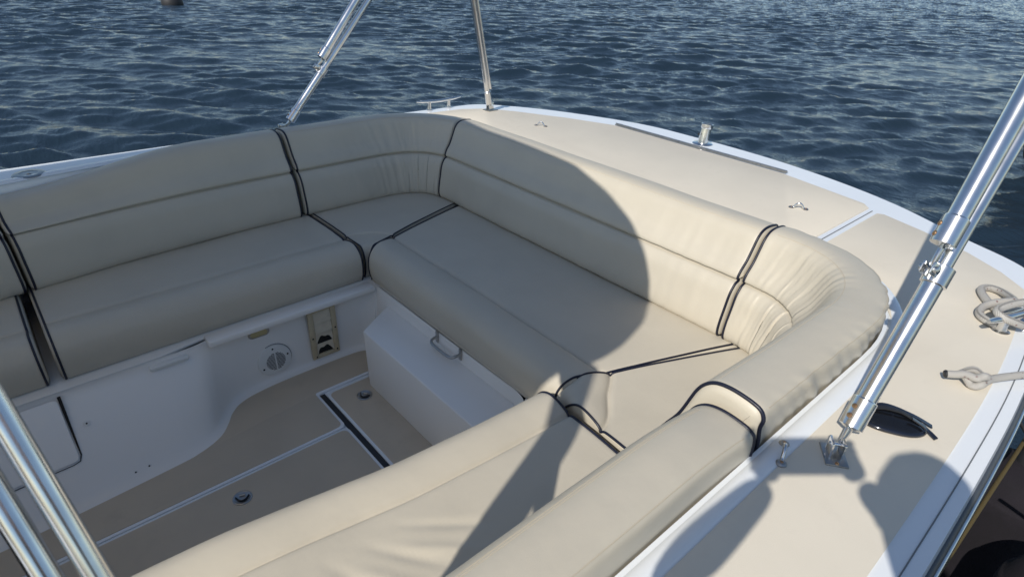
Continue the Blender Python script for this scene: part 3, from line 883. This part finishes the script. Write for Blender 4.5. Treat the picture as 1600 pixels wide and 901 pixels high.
# far corner seat: small front, curved back
cushion('corner_seat_cushion', 'shaded cream corner seat wedge below the curved backrest near the far cleat', quad_map(ln((1.362, 2.600), (1.332, 2.600)), cv((2.13, 2.845), (2.10, 3.20), (1.80, 3.33), (1.318, 3.27)), 0.55, 0.72), seat_prof(0.72, 0.002, 0.185), 0.55, step=0.008,
        wrinkle=seat_wr(9.2, 0.002), group=SG, pip_r=0.004, end_r=0.006)
# near corner seat
cushion('corner_seat_cushion', 'sunlit cream corner seat wedge with rounded inner tip and navy piping', quad_map(cv((1.285, 1.10), (1.287, 1.14), (1.31, 1.165), (1.355, 1.165)), cv((1.235, 0.56), (1.70, 0.52), (2.08, 0.56), (2.135, 0.862)), 0.60, 0.72), seat_prof(0.72, 0.026, 0.19), 0.60, step=0.008,
        wrinkle=seat_wr(12.2, 0.002), group=SG, pip_r=0.0045, end_r=0.008)
# near seat
pul_list = [(0.60, 0.33, 2.55, 0.17, -1.0), (0.64, 0.40, 2.50, 0.16, 0.9), (0.74, 0.36, 2.30, 0.15, -1.0), (0.79, 0.42, 2.25, 0.14, 0.9), (0.88, 0.36, 2.05, 0.13, -0.8), (1.02, 0.38, 2.4, 0.16, 0.6)]
cushion('seat_cushion', 'sunlit cream bench seat with pulled creases beside the drain slot', quad_map(cv((1.272, 1.215), (0.95, 1.228), (0.66, 1.250), (0.48, 1.278), (0.30, 1.305), (0.0, 1.335), (-0.6, 1.36)), cv((1.222, 0.60), (0.5, 0.60), (-0.6, 0.60)), 1.88, 0.66), seat_prof(0.66, 0.020, 0.18), 1.88,
        wrinkle=seat_wr(15.0, 0.003, 0.005), group=SG, pip_r=0.0055)

# ================================================================== BIMINI FRAME
bim = empty('bimini_frame', (0, 0, 0))
tag(bim, 'polished steel tube bimini frame with hinged jaws and deck brackets', 'bimini frame')
def along(a, b, t): return Vector(a).lerp(Vector(b), t)
def clamp_hinge(p, d, side, r, parent):
    """jaw slide: sleeve round the tube at p plus a forked jaw on its side"""
    e = empty('jaw_hinge', parent=parent)
    d = Vector(d).normalized(); side = Vector(side); side = (side - d * side.dot(d)).normalized(); q = d.cross(side)
    R3 = rot_to(d, side)
    lathe('sleeve', [(r + .001, -.024), (r + .005, -.022), (r + .005, .022), (r + .001, .024)], 'steel', e, 24, p, R3)
    for s in (-1, 1):
        box('jaw_cheek', p + side * (r + 0.016) + q * s * 0.011, (0.034, 0.005, 0.030), 'steel', e, rot=R3, bev=0.003)
    for s in (-1, 1):
        lathe('jaw_nut', [(0.009, 0), (0.009, 0.006), (0.004, 0.008)], 'steel', e, 14, p + side * (r + .018) + q * s * 0.0135, rot_to(q * s))
    return e
def pole_set(base, top, r, side, zj, top2, parent, bracket_rot, second_r):
    base, top = Vector(base), Vector(top); d = (top - base).normalized()
    # deck bracket: plate with two cheeks and a pin
    b = empty('deck_bracket', parent=parent)
    Rb = Matrix.Rotation(bracket_rot, 3, 'Z')
    box('plate', base + Vector((0, 0, 0.0055)), (0.075, 0.050, 0.005), 'dull', b, rot=Rb, bev=0.0015)
    for s in (-1, 1):
        box('cheek', base + Rb @ Vector((0.004, s * 0.013, 0.026)), (0.036, 0.004, 0.042), 'steel', b, rot=Rb, bev=0.004)
    for sx in (-1, 1):
        lathe('screw_head', [(0.005, 0), (0.004, 0.002)], 'rust', b, 10, base + Rb @ Vector((sx * 0.031, 0.0, 0.008)))
    tube('pin', [base + Rb @ Vector((0.006, -0.018, 0.034)), base + Rb @ Vector((0.006, 0.018, 0.034))], 0.005, 'steel', b, n=10)
    # end fitting: blade + socket with two set screws
    p0 = base + d * 0.040; p1 = base + d * 0.075; p2 = base + d * 0.150
    e = empty('end_fitting', parent=parent)
    sd = Vector(side); sd = (sd - d * sd.dot(d)).normalized(); R3 = rot_to(d, sd)
    box('blade', base + d * 0.058, (0.020, 0.010, 0.056), 'steel', e, rot=R3, bev=0.003)
    lathe('socket', [(r * .55, 0), (r + .004, 0.006), (r + .0045, 0.075), (r + .001, 0.078)], 'steel', e, 28, p1, R3)
    for k in (0.028, 0.052):
        lathe('set_screw', [(0.0065, 0), (0.0060, 0.0022), (0.003, 0.003)], 'rust', e, 12, p1 + d * k + sd * (r + .0035), rot_to(sd))
    # lower pole up to the jaw, then the two upper tubes side by side
    L = (top - base).length; tj = zj / (top.z - base.z); pj = base + d * (L * tj)
    tube('pole', [p1 + d * 0.06, pj + d * 0.02], r, 'steel', parent, n=28)
    tube('pole', [pj - d * 0.03, top], r * 0.78, 'steel', parent, n=28)
    # second tube hinged on the jaw
    off = sd * (r * 1.95)
    q0 = pj + off + d * 0.055; q1 = Vector(top2)
    dd = (q1 - q0).normalized()
    clamp_hinge(pj, d, sd, r, parent)
    e2 = empty('end_fitting', parent=parent)
    lathe('socket', [(r * .5, 0), (r + .004, 0.005), (r + .0045, 0.068), (r + .001, 0.072)], 'steel', e2, 28, q0, rot_to(dd, sd))
    box('blade', q0 - dd * 0.020 - off * 0.12, (0.016, 0.010, 0.056), 'steel', e2, rot=rot_to(dd, sd), bev=0.003)
    for k in (0.020, 0.045):
        lathe('set_screw', [(0.0065, 0), (0.0060, 0.0022), (0.003, 0.003)], 'rust', e2, 12, q0 + dd * k + (-d.cross(sd) * 0.35 + sd * 0.5).normalized() * (r + .0035), rot_to((-d.cross(sd) * 0.35 + sd * 0.5).normalized()))
    tube('pole', [q0 + dd * 0.05, q1], r * 1.02, 'steel', parent, n=28)
    return d
CAMSIDE = -RIGHT
NB, NTOP = Vector((1.272, 0.256, 0.0)), Vector((2.36, 0.256, 1.485))
pole_set(NB, NTOP, 0.023, (-0.75, 0.35, 0.55), 0.385, NTOP + Vector((-0.13, 0.02, 0.03)), bim, R(35), 0.017)
FB, FTOP = Vector((1.377, 3.565, 0.0)), Vector((2.50, 3.60, 1.485))
FB2 = Vector((1.36, 3.545, 0.0))
pole_set(FB2, Vector((2.74, 3.60, 1.485)), 0.0235, (-0.9, 0.0, 0.6), 0.315, Vector((2.62, 3.60, 1.50)), bim, R(10), 0.017)
# strut at the far stern corner
SB, ST = Vector((2.752, 3.305, 0.0)), Vector((2.42, 3.31, 1.5))
d = (ST - SB).normalized()
b = empty('deck_bracket', parent=bim)
box('plate', SB + Vector((0, 0, 0.007)), (0.085, 0.065, 0.005), 'dull', b, bev=0.0015)
for s in (-1, 1): box('cheek', SB + Vector((-.004, s * 0.015, 0.034)), (0.040, 0.005, 0.055), 'steel', b, bev=0.004)
lathe('socket', [(0.012, 0.035), (0.0235, 0.05), (0.024, 0.135), (0.0205, 0.14)], 'steel', bim, 24, SB, rot_to(d))
tube('strut', [SB + d * 0.12, ST], 0.021, 'steel', bim, n=24)
tube('strut', [SB + d * 0.16 + Vector((.012, -.026, 0)), ST + Vector((.0, -.03, 0))], 0.009, 'steel', bim, n=16)
# the bow across the top, out of the picture above
bow = catmull([NTOP, NTOP + Vector((0.05, 0.10, 0.10)), (2.5, 1.0, 1.72), (2.55, 1.93, 1.76), (2.6, 2.9, 1.72), (2.72, 3.48, 1.58), (2.74, 3.60, 1.485)], 8)
tube('bow', bow, 0.016, 'steel', bim, n=16)
# near pair of uprights that carry the canopy, close beside the lens
for (bx, by), (tx, ty) in (((0.009, 0.36), (-0.135, 0.945)), ((-0.026, 0.345), (-0.170, 0.985))):
    B, T = Vector((bx, by, 0.0)), Vector((tx, ty, 1.17)); d = (T - B).normalized(); T = B + d * (1.66 / d.z)
    tube('upright', [B + d * 0.03, T], 0.0125, 'steel', bim, n=24)
box('upright_plate', (-0.008, 0.352, 0.008), (0.085, 0.05, 0.005), 'dull', bim, bev=0.0015)
for x in (0.009, -0.026): lathe('socket', [(0.016, 0), (0.0165, 0.05), (0.013, 0.055)], 'steel', bim, 20, (x, 0.352, 0.009), rot_to(Vector((-.14, .58, 1.17))))
for x in (0.0, -3.6):
    tube('upright', [(x * .8 - .1, 3.52, 0.01), (x * .8 - .35, 3.0, 1.66)], 0.0125, 'steel', bim, n=16)
tube('upright', [(-2.95, 0.34, 0.01), (-3.0, 0.9, 1.66)], 0.0125, 'steel', bim, n=16)

# ------------------------------------------------------------------ canopy (overhead, out of the picture; shades the cockpit)
def zc(y): return 1.62 + 0.16 * max(0, 1 - ((y - 1.93) / 1.35) ** 2)
def back_to_canopy(P):
    P = Vector(P); s = SUN / SUN.z; t = 1.2
    for _ in range(20):
        q = P + s * t; t += zc(q.y) - q.z
    return P + s * t
edge = [(2.36, 3.38, 0.02), (2.31, 3.05, 0.05), (2.27, 2.75, 0.055), (2.27, 2.35, 0.05), (2.25, 2.02, 0.045), (2.215, 1.75, -0.02), (2.18, 1.56, -0.10), (2.13, 1.42, -0.20), (2.09, 1.35, -0.30), (2.06, 1.33, -0.37), (1.92, 1.24, -0.38), (1.70, 1.18, -0.38), (1.55, 1.17, -0.375), (1.40, 1.20, -0.37)]
ce = [back_to_canopy(p) for p in edge]
near_e = [back_to_canopy(p) for p in ((1.26, 1.235, -0.40), (0.9, 1.275, -0.42), (0.3, 1.36, -0.42), (-0.4, 1.42, -0.42), (-1.0, 1.44, -0.42))]
ring = [(p.x, p.y) for p in ce + near_e] + [(near_e[-1].x, 3.05), (-1.2, 3.08), (-0.4, 3.08), (0.05, 3.0)]
bm = bmesh.new()
rp = round_poly([Vector((a, b, 0)) for a, b in ring], 0.05, 3)
vv = [bm.verts.new(p) for p in rp]
bm.faces.new(vv)
bmesh.ops.triangulate(bm, faces=bm.faces)
for _ in range(4): bmesh.ops.subdivide_edges(bm, edges=[e for e in bm.edges if e.calc_length() > 0.3], cuts=1)
for q in bm.verts: q.co.z = zc(q.co.y)
bmesh.ops.solidify(bm, geom=list(bm.faces), thickness=0.004)
cano = from_bm('canopy', bm, 'canvas'); tag(cano, 'cream canvas canopy stretched over the cockpit', 'canopy')
# unseen canvas roll, added to cast the shade stripe on the near seat
roll = tube('stripe_shade_roll', catmull([(-0.98, 0.545, 1.60), (-0.80, 0.535, 1.32), (-0.64, 0.525, 1.05), (-0.53, 0.515, 0.72), (-0.40, 0.515, 0.42)], 6), 0.055, 'canvas', None, n=18)
tag(roll, 'added unseen canvas roll casting a shade stripe on the near seat', 'shade roll')

# ================================================================== ROPES
def rope(name, label, pts, r, group=None, per=10):
    o = tube(name, catmull(pts, per), r, 'rope', None, n=14, uv=True); tag(o, label, 'rope', group); return o
rr_ = 0.0125
# tail with an overhand knot lying across the side deck
kn = []
for i in range(19):
    an = R(-70 - i * 25); rad_ = 0.024 + 0.003 * math.sin(i)
    kn.append((1.846 + rad_ * math.cos(an), 0.134 + rad_ * math.sin(an), 0.016 + 0.030 * i / 18 + 0.006 * math.sin(i * 1.3)))
rope('rope_tail', 'white flecked rope tail with a knotted end across the side deck',
     [(2.16, -0.10, 0.004), (2.09, -0.03, 0.016), (2.02, 0.025, 0.022), (1.955, 0.07, 0.018), (1.905, 0.098, 0.016), (1.875, 0.106, 0.016)] + kn + [(1.822, 0.150, 0.040), (1.812, 0.168, 0.034), (1.803, 0.185, 0.030)], 0.0105, per=5)
bt_ = lathe('burnt_end', [(0.0108, 0), (0.0112, 0.004), (0.008, 0.008)], 'black', bpy.data.objects['rope_tail'], 14, (1.803, 0.185, 0.030), rot_to((-0.45, 0.85, -0.2)))
# loops and turns on the cleat
C0 = Vector((2.33, 0.135, 0)); cd = Vector((0.34, -0.10, 0)).normalized(); cn = Vector((-cd.y, cd.x, 0))
def cp(a, b, z): return C0 + cd * a + cn * b + Vector((0, 0, z))
rope('cleat_rope', 'white flecked mooring rope in two loops round the near cleat',
     [cp(.02, .02, .02), (2.36, .185, .017), (2.40, .225, .017), (2.46, .262, .017), (2.505, .275, .017), (2.535, .258, .018), (2.53, .225, .020), (2.495, .195, .026), (2.45, .175, .036), (2.415, .180, .042),
      (2.375, .212, .036), (2.335, .232, .024), (2.292, .228, .018), (2.262, .205, .018), (2.258, .175, .018), (2.29, .150, .024), (2.335, .135, .045), (2.375, .118, .066), (2.42, .085, .074), (2.44, .055, .06),
      (2.40, .045, .04), (2.345, .07, .03), (2.29, .105, .032), (2.245, .135, .05), (2.225, .165, .062), (2.25, .185, .068), (2.31, .160, .080), (2.38, .120, .082), (2.43, .080, .075), (2.47, .05, .05), (2.50, -.01, .02), (2.48, -.06, -.03), (2.40, -.16, -.35)], rr_, per=7)

# ================================================================== SUNGLASSES
sg = empty('sunglasses', (1.50, 0.195, 0.004))
tag(sg, 'folded black sunglasses lying on the cream side deck', 'sunglasses')
def glasses():
    A = Vector((1.466, 0.275, 0)); Bp = Vector((1.530, 0.155, 0))
    ax = (Bp - A).normalized(); ay = Vector((-ax.y, ax.x, 0))
    if ay.x < 0: ay = -ay                                             # ay points away from the camera
    c = (A + Bp) / 2
    def W3(a, b, z): return c + ax * a + ay * b + Vector((0, 0, z)) - sg.location
    # the wrap-round front lies face up: a deep dark shell, its brow and lower rims meeting at both ends
    def shell(u, v, lift=0.0):          # u -1..1 along, v -1..1 across
        w = max(0.0, 1 - abs(u) ** 2.3) ** 0.62
        b = v * 0.046 * w + 0.004 * (1 - u * u)
        z = 0.008 + 0.010 * (1 - u * u) * (0.7 + 0.3 * v) + 0.012 * (1 - v * v) * w + lift
        return W3(u * 0.076, b, z)
    def patch(name, u0, u1, v0, v1, mat, lift, th):
        n, m = 26, 8; v, f = [], []
        for s_ in (0, 1):
            for i in range(n + 1):
                for j in range(m + 1):
                    v.append(shell(u0 + (u1 - u0) * i / n, v0 + (v1 - v0) * j / m, lift - s_ * th))
        q = (n + 1) * (m + 1)
        for i in range(n):
            for j in range(m):
                a_ = i * (m + 1) + j; f.append((a_, a_ + m + 1, a_ + m + 2, a_ + 1)); f.append((q + a_, q + a_ + 1, q + a_ + m + 2, q + a_ + m + 1))
        for i in range(n):
            for j in (0, m):
                a_ = i * (m + 1) + j; f.append((a_, a_ + m + 1, q + a_ + m + 1, q + a_))
        return fix_normals(add(name, v, f, mat, sg))
    patch('lens', -0.985, -0.01, -0.98, 0.98, 'lens_black', 0.0, 0.002)
    patch('lens', 0.01, 0.985, -0.98, 0.98, 'lens_black', 0.0, 0.002)
    patch('brow', -0.97, 0.97, 0.30, 0.99, 'frame_black', 0.0035, 0.003)
    lo = [shell(-1 + 2 * i / 40, -1.0, -0.002) for i in range(41)]; hi = [shell(1 - 2 * i / 40, 1.0, 0.0) for i in range(41)]
    tube('rim', lo + hi[1:-1], 0.0062, 'frame_black', sg, n=10, closed=True)
    tube('bridge', [shell(0.0, -0.95, -.001), shell(0.0, 0.0, .000), shell(0.0, 0.95, -.001)], 0.0020, 'frame_black', sg, n=8)
    # folded temples cross on top, their tips reach past the far end
    for k_, (p0, p1, p2, p3) in enumerate((((-0.060, 0.010, .016), (-0.02, 0.030, .034), (0.045, 0.022, .028), (0.094, 0.016, .012)),
                                          ((0.064, 0.006, .018), (0.02, 0.012, .036), (-0.02, 0.014, .036), (-0.052, 0.012, .026)),
                                          ((0.040, -0.004, .036), (0.066, -0.006, .024), (0.082, -0.012, .014), (0.096, -0.026, .008)))):
        pts = catmull([W3(*p0), W3(*p1), W3(*p2), W3(*p3)], 10); v, f = [], []
        for i, p in enumerate(pts):
            a_, b_ = pts[max(0, i - 1)], pts[min(len(pts) - 1, i + 1)]; t = (b_ - a_).normalized(); n_ = t.cross(Vector((0, 0, 1))).normalized()
            w_ = 0.0050 + 0.0015 * (i / len(pts))
            for du, dv in ((-w_, -.0016), (w_, -.0016), (w_, .0016), (-w_, .0016)): v.append(p + n_ * du + Vector((0, 0, dv)))
        for i in range(len(pts) - 1):
            for k in range(4): f.append((i * 4 + k, i * 4 + (k + 1) % 4, i * 4 + 4 + (k + 1) % 4, i * 4 + 4 + k))
        f += [(3, 2, 1, 0), tuple(len(v) - 4 + k for k in range(4))]
        if k_ < 2 or True:
            o = fix_normals(add('temple', v, f, 'frame_black' if k_ != 1 else 'black', sg)); o.data.set_sharp_from_angle(angle=R(40))
    for u in (-0.93, 0.93):
        lathe('hinge_screw', [(0.003, 0), (0.0026, 0.0015)], 'steel', sg, 10, shell(u, 0.6, 0.004))
glasses()

# ================================================================== FENDERS and yellow line
def fender(name, label, loc, r, h):
    e = empty(name, loc); tag(e, label, 'fender', 'purple cloth covered fenders alongside')
    prof = [(0.02, -h), (r * .5, -h + .02), (r * .85, -h + .07), (r, -h + .16), (r, -.16), (r * .93, -.09), (r * .72, -.035), (r * .35, -.008), (0.03, 0.0)]
    pp = [(p.x, p.y) for p in catmull([(a, b, 0) for a, b in prof], 5)]
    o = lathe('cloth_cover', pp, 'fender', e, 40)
    for v_ in o.data.vertices:
        k = 0.006 * nz(v_.co.x * 9, v_.co.y * 9, v_.co.z * 3); v_.co.x += k * 2; v_.co.y += k
    lathe('neck', [(0.03, -.01), (0.028, 0.04), (0.018, 0.055)], 'black', e, 16)
    tube('lanyard', [(0, 0, 0.045), (-0.02, 0.06, 0.12), (-0.05, 0.12, 0.16)], 0.005, 'black', e, n=8)
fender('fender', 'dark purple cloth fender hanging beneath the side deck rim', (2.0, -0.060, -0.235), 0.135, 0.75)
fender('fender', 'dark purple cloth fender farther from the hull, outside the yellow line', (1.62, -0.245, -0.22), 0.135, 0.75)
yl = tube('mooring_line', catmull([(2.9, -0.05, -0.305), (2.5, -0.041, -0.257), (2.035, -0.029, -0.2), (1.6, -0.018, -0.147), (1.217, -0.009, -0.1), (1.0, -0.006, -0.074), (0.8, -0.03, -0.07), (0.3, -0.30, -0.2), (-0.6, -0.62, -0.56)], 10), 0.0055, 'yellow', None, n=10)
tag(yl, 'thin yellow mooring line running past the purple fenders', 'rope')

# ================================================================== JETTY (out of the picture; the photographer stands on it)
jet = empty('jetty', (-2.0, -1.3, -0.62)); tag(jet, 'weathered plank jetty alongside the boat', 'jetty')
pm = None
for i in range(34):
    x = -2.4 + i * 0.145
    if pm is None:
        pk = box('plank', (0, 0, 0), (0.138, 1.55, 0.035), 'wood', jet, bev=0.004); pm = pk.data; pk.location = (x, 0, -0.0175)
    else:
        pk = bpy.data.objects.new('plank', pm); C.objects.link(pk); pk.parent = jet; pk.location = (x, 0, -0.0175 - random.uniform(0, .003))
for y in (-0.65, 0, 0.65): box('beam', (0, y, -0.11), (5.0, 0.10, 0.14), 'wood', jet, bev=0.004)
for x in (-2.2, 2.2):
    for y in (-0.62, 0.62): tube('pile', [(x, y, -0.04), (x, y, -1.8)], 0.09, 'wood', jet, n=16)

# ================================================================== NEIGHBOURING BOAT, its dark hull mirrored in the water at the right
nb = empty('neighbour_boat', (9.6, 0.10, WZ)); tag(nb, 'dark hulled boat moored off the stern beyond the steel pole', 'boat')
def hull_nb():
    st = []
    n = 18
    for i in range(n + 1):
        t = i / n; x = -1.6 + 6.5 * 0 
    secs = [(-0.05, 1.75, 1.0), (0.4, 1.72, 1.05), (1.2, 1.6, 1.05), (2.6, 1.3, 1.1), (4.2, .8, 1.2), (5.4, .12, 1.35)]   # distance from the transom, height, half beam
    v, f = [], []
    ax = Vector((0.97, -0.24, 0)).normalized(); ay = Vector((-ax.y, ax.x, 0))
    secs = [(0.0, 1.55, 1.55), (0.6, 1.55, 1.62), (2.5, 1.58, 1.65), (5.0, 1.65, 1.45), (7.0, 1.75, .85), (8.4, 1.9, .06)]
    cs = [(1.0, 1.0), (0.97, 0.75), (0.92, 0.45), (0.8, 0.1), (0.55, -0.2), (0.0, -0.35)]
    rows = []
    for a, hgt, hb in secs:
        row = []
        for s in (1, -1):
            seq = cs if s == 1 else list(reversed(cs))[1:]
            for w, z in seq:
                row.append(len(v)); p = ax * a + ay * (s * hb * w); v.append((p.x, p.y, hgt * z))
        rows.append(row)
    for a, b in zip(rows, rows[1:]):
        for k in range(len(a) - 1): f.append((a[k], a[k + 1], b[k + 1], b[k]))
    f.append(tuple(rows[0]))
    fix_normals(add('hull', v, f, 'hull_dark', nb, smooth=False))
    v2, f2 = [], []
    for r in rows:
        for k in (r[0], r[-1]): q = v[k]; v2.append((q[0], q[1], q[2] + .004))
    for i in range(len(rows) - 1): f2.append((2 * i, 2 * i + 1, 2 * i + 3, 2 * i + 2))
    fix_normals(add('deck', v2, f2, 'white', nb, smooth=False))
    bm = bmesh.new(); p = ax * 3.9; box_bm(bm, (p.x, p.y, 1.95), (3.0, 1.9, 0.75), rot_to((0, 0, 1), ax), 0.12, 3); from_bm('cabin', bm, 'hull_dark', nb)
    rl = [v[r[0]] for r in rows]; tube('toe_rail', [(a, b, c_ + .03) for a, b, c_ in rl], 0.03, 'steel', nb, n=8)
hull_nb()

# small dark mooring float far out
fl = empty('mooring_float', (6.52, 25.4, WZ)); tag(fl, 'small dark mooring float far out on the water', 'buoy')
lathe('float_body', [(0.05, -0.3), (0.28, -0.22), (0.36, 0.0), (0.33, 0.2), (0.2, 0.36), (0.06, 0.42)], 'floatgrey', fl, 24)
lathe('pick_up_ring', [(0.03, 0.40), (0.03, 0.6), (0.06, 0.62), (0.06, 0.66)], 'floatgrey', fl, 10)

# ================================================================== PHOTOGRAPHER (behind the lens; casts the shadow on the side deck)
ph = empty('person', (-0.22, -0.64, -0.62)); tag(ph, 'person in grey shirt and navy shorts standing on the jetty holding up a phone', 'person')
O = ph.location
hx = Vector((FWD.x, FWD.y, 0)).normalized(); hr_ = Vector((hx.y, -hx.x, 0))
def skin_mesh(name, chains, mat, parent, sub=2, root=None):
    """chains: list of [(point, radius), ...]; shared points are merged"""
    V, RAD, E = [], [], []
    def idx(p, r):
        for i, q in enumerate(V):
            if (q - Vector(p)).length < 1e-5: return i
        V.append(Vector(p)); RAD.append(r); return len(V) - 1
    for ch in chains:
        ids = [idx(p, r) for p, r in ch]; E += list(zip(ids, ids[1:]))
    me = bpy.data.meshes.new(name); me.from_pydata([tuple(p - O) for p in V], E, []); me.materials.append(M[mat])
    o = bpy.data.objects.new(name, me); C.objects.link(o); o.parent = parent
    o.modifiers.new('skin', 'SKIN'); me_s = me.skin_vertices[0].data if me.skin_vertices else None
    if me_s is None:
        bm = bmesh.new(); bm.from_mesh(me); bm.verts.layers.skin.verify(); bm.to_mesh(me); bm.free(); me_s = me.skin_vertices[0].data
    for i, r in enumerate(RAD):
        rr0 = r if isinstance(r, tuple) else (r, r)
        me_s[i].radius = rr0; me_s[i].use_root = (i == (root or 0))
    o.modifiers['skin'].use_smooth_shade = True
    s = o.modifiers.new('sub', 'SUBSURF'); s.levels = sub; s.render_levels = sub
    return o
base = Vector((-0.22, -0.60, 0))
def bp_(f, r, z):      # body frame: leaning towards the boat with height
    lean = Vector((0.16, 0.28, 0)) * max(0.0, min(1.0, (z - 0.1) / 0.85)) ** 1.2
    p = base + lean + hx * f * 0.35 + hr_ * r; return Vector((p.x, p.y, z))
head = Vector((-0.035, -0.265, 1.05))
phone_c = CAMPOS - FWD * 0.016
LH = phone_c - RIGHT * 0.088 - FWD * 0.012; RH = phone_c + RIGHT * 0.088 - FWD * 0.012
pel = bp_(0, 0, 0.22); chest = bp_(0.05, 0, 0.56); neck = bp_(0.10, 0, 0.79); neck2 = bp_(0.15, 0, 0.88)
shL, shR = bp_(0.06, -0.19, 0.73), bp_(0.06, 0.19, 0.73)
elL = Vector((-0.19, 0.085, 0.735)); elR = RH - UP * 0.20 + RIGHT * 0.13 - FWD * 0.13
wrL = LH - UP * 0.045 - FWD * 0.035 - RIGHT * .012; wrR = RH - UP * 0.045 - FWD * 0.035 + RIGHT * .012
skin_mesh('body', [
    [(pel, (.15, .11)), (bp_(0.02, 0, 0.38), (.14, .10)), (chest, (.155, .115)), (bp_(0.07, 0, 0.70), (.12, .095)), (neck, (.062, .060)), (neck2, (.056, .056)), (head - Vector((0, 0, .07)), (.072, .082)), (head + Vector((0, 0, .03)), (.082, .098)), (head + Vector((0, 0, .10)), (.060, .072))],
    [(bp_(0.07, 0, 0.70), (.12, .095)), (shL, .064), (shL.lerp(elL, .5), .052), (elL, .050), (elL.lerp(wrL, .4), .050), (wrL, .034)],
    [(bp_(0.07, 0, 0.70), (.12, .095)), (shR, .062), (shR.lerp(elR, .5), .047), (elR, .041), (elR.lerp(wrR, .4), .040), (wrR, .027)],
    [(pel, (.15, .11)), (bp_(0, -.095, 0.10), .092), (bp_(0.02, -.11, -0.16), .062), (bp_(-.02, -.115, -0.38), .052), (bp_(-.04, -.12, -0.55), .038), (bp_(.08, -.13, -0.585), .036), (bp_(.15, -.135, -0.595), .026)],
    [(pel, (.15, .11)), (bp_(0, .095, 0.10), .092), (bp_(0.02, .11, -0.16), .062), (bp_(-.02, .115, -0.38), .052), (bp_(-.04, .12, -0.55), .038), (bp_(.08, .13, -0.585), .036), (bp_(.15, .135, -0.595), .026)],
], 'skin', ph)
def hand(H, wr, s):
    """s = -1 left hand (thumb and fingers close on the phone's left end), +1 right"""
    palm = H + RIGHT * s * 0.004 - UP * 0.006
    out = RIGHT * s
    ch = [[(wr, (.026, .020)), (wr.lerp(palm, .55), (.032, .020)), (palm, (.034, .018)), (palm + UP * .022, (.030, .015))]]
    skin_mesh('palm', ch, 'skin', ph, 2)
    for k, (u, l) in enumerate(((0.034, .80), (0.016, 1.0), (-0.003, .95), (-0.021, .75))):
        a = palm + UP * u + out * 0.008
        b_ = a + out * 0.020 * l + FWD * 0.012; c_ = b_ + FWD * 0.018 * l - out * 0.006; e_ = c_ - out * 0.026 * l + FWD * 0.001; f_ = e_ - out * 0.014 * l - FWD * 0.003
        skin_mesh('finger', [[(palm + UP * u * .6, .009), (a, .0095), (b_, .0090), (c_, .0085), (e_, .0080), (f_, .0068)]], 'skin', ph, 1)
    t0 = palm - UP * .012 - out * .014 - FWD * .004; t1 = t0 - out * .020 + UP * .018; t2 = t1 - out * .020 + UP * .014
    skin_mesh('thumb', [[(palm - UP * .015, .012), (t0, .0115), (t1, .0105), (t2, .0085)]], 'skin', ph, 1)
hand(LH, wrL, -1); hand(RH, wrR, 1)
for k_, (o_, l_) in enumerate(((0.012, .052), (0.038, .044))):
    a_ = LH + UP * .026 - RIGHT * o_; skin_mesh('finger', [[(LH + UP * .005 - RIGHT * o_ * .5, .010), (a_, .0105), (a_ + UP * l_ * .5 - RIGHT * .004, .0095), (a_ + UP * l_ + RIGHT * .006, .0075)]], 'skin', ph, 1)
# shirt, shorts, hair, cap-less head details
skin_mesh('shirt', [
    [(bp_(0, 0, 0.14), (.175, .135)), (bp_(0.02, 0, 0.38), (.165, .125)), (chest, (.178, .138)), (bp_(0.07, 0, 0.70), (.145, .115)), (bp_(0.09, 0, 0.775), (.080, .076))],
    [(bp_(0.07, 0, 0.70), (.145, .115)), (shL, .080), (shL.lerp(elL, .55), .066)],
    [(bp_(0.07, 0, 0.70), (.145, .115)), (shR, .080), (shR.lerp(elR, .55), .066)]], 'shirt', ph)
skin_mesh('shorts', [
    [(bp_(0, 0, 0.24), (.165, .125)), (bp_(0, 0, 0.14), (.17, .13)), (bp_(0, -.095, 0.08), .105), (bp_(0.02, -.11, -0.12), .085)],
    [(bp_(0, 0, 0.14), (.17, .13)), (bp_(0, .095, 0.08), .105), (bp_(0.02, .11, -0.12), .085)]], 'trousers', ph)
hair = lathe('hair', [(0.02, 0.125), (0.06, 0.118), (0.085, 0.09), (0.098, 0.04), (0.098, 0.0), (0.088, -0.02)], 'hair', ph, 28, head - hx * 0.014 - O + Vector((0, 0, .02)))
lathe('nose', [(0.002, 0.03), (0.010, 0.012), (0.014, 0.0)], 'skin', ph, 12, head + hx * 0.088 - O - Vector((0, 0, .012)), rot_to(hx))
for s in (-1, 1):
    lathe('ear', [(0.004, 0), (0.026, 0.004), (0.028, 0.012), (0.018, 0.016)], 'skin', ph, 14, head + hr_ * (s * 0.078) - O, rot_to(hr_ * s))
    lathe('eye', [(0.012, 0), (0.010, 0.006), (0.004, 0.009)], 'plastic', ph, 12, head + hx * 0.082 + hr_ * (s * 0.032) + Vector((0, 0, .015)) - O, rot_to(hx))
lathe('mouth', [(0.022, 0), (0.018, 0.004)], 'rust', ph, 14, head + hx * 0.078 - Vector((0, 0, .052)) - O, rot_to(hx))
pho = box('phone', tuple(phone_c), (0.166, 0.086, 0.0095), 'frame_black', None, rot=rot_to(-FWD, RIGHT), bev=0.003); tag(pho, 'black phone held up between both hands of the person', 'phone')
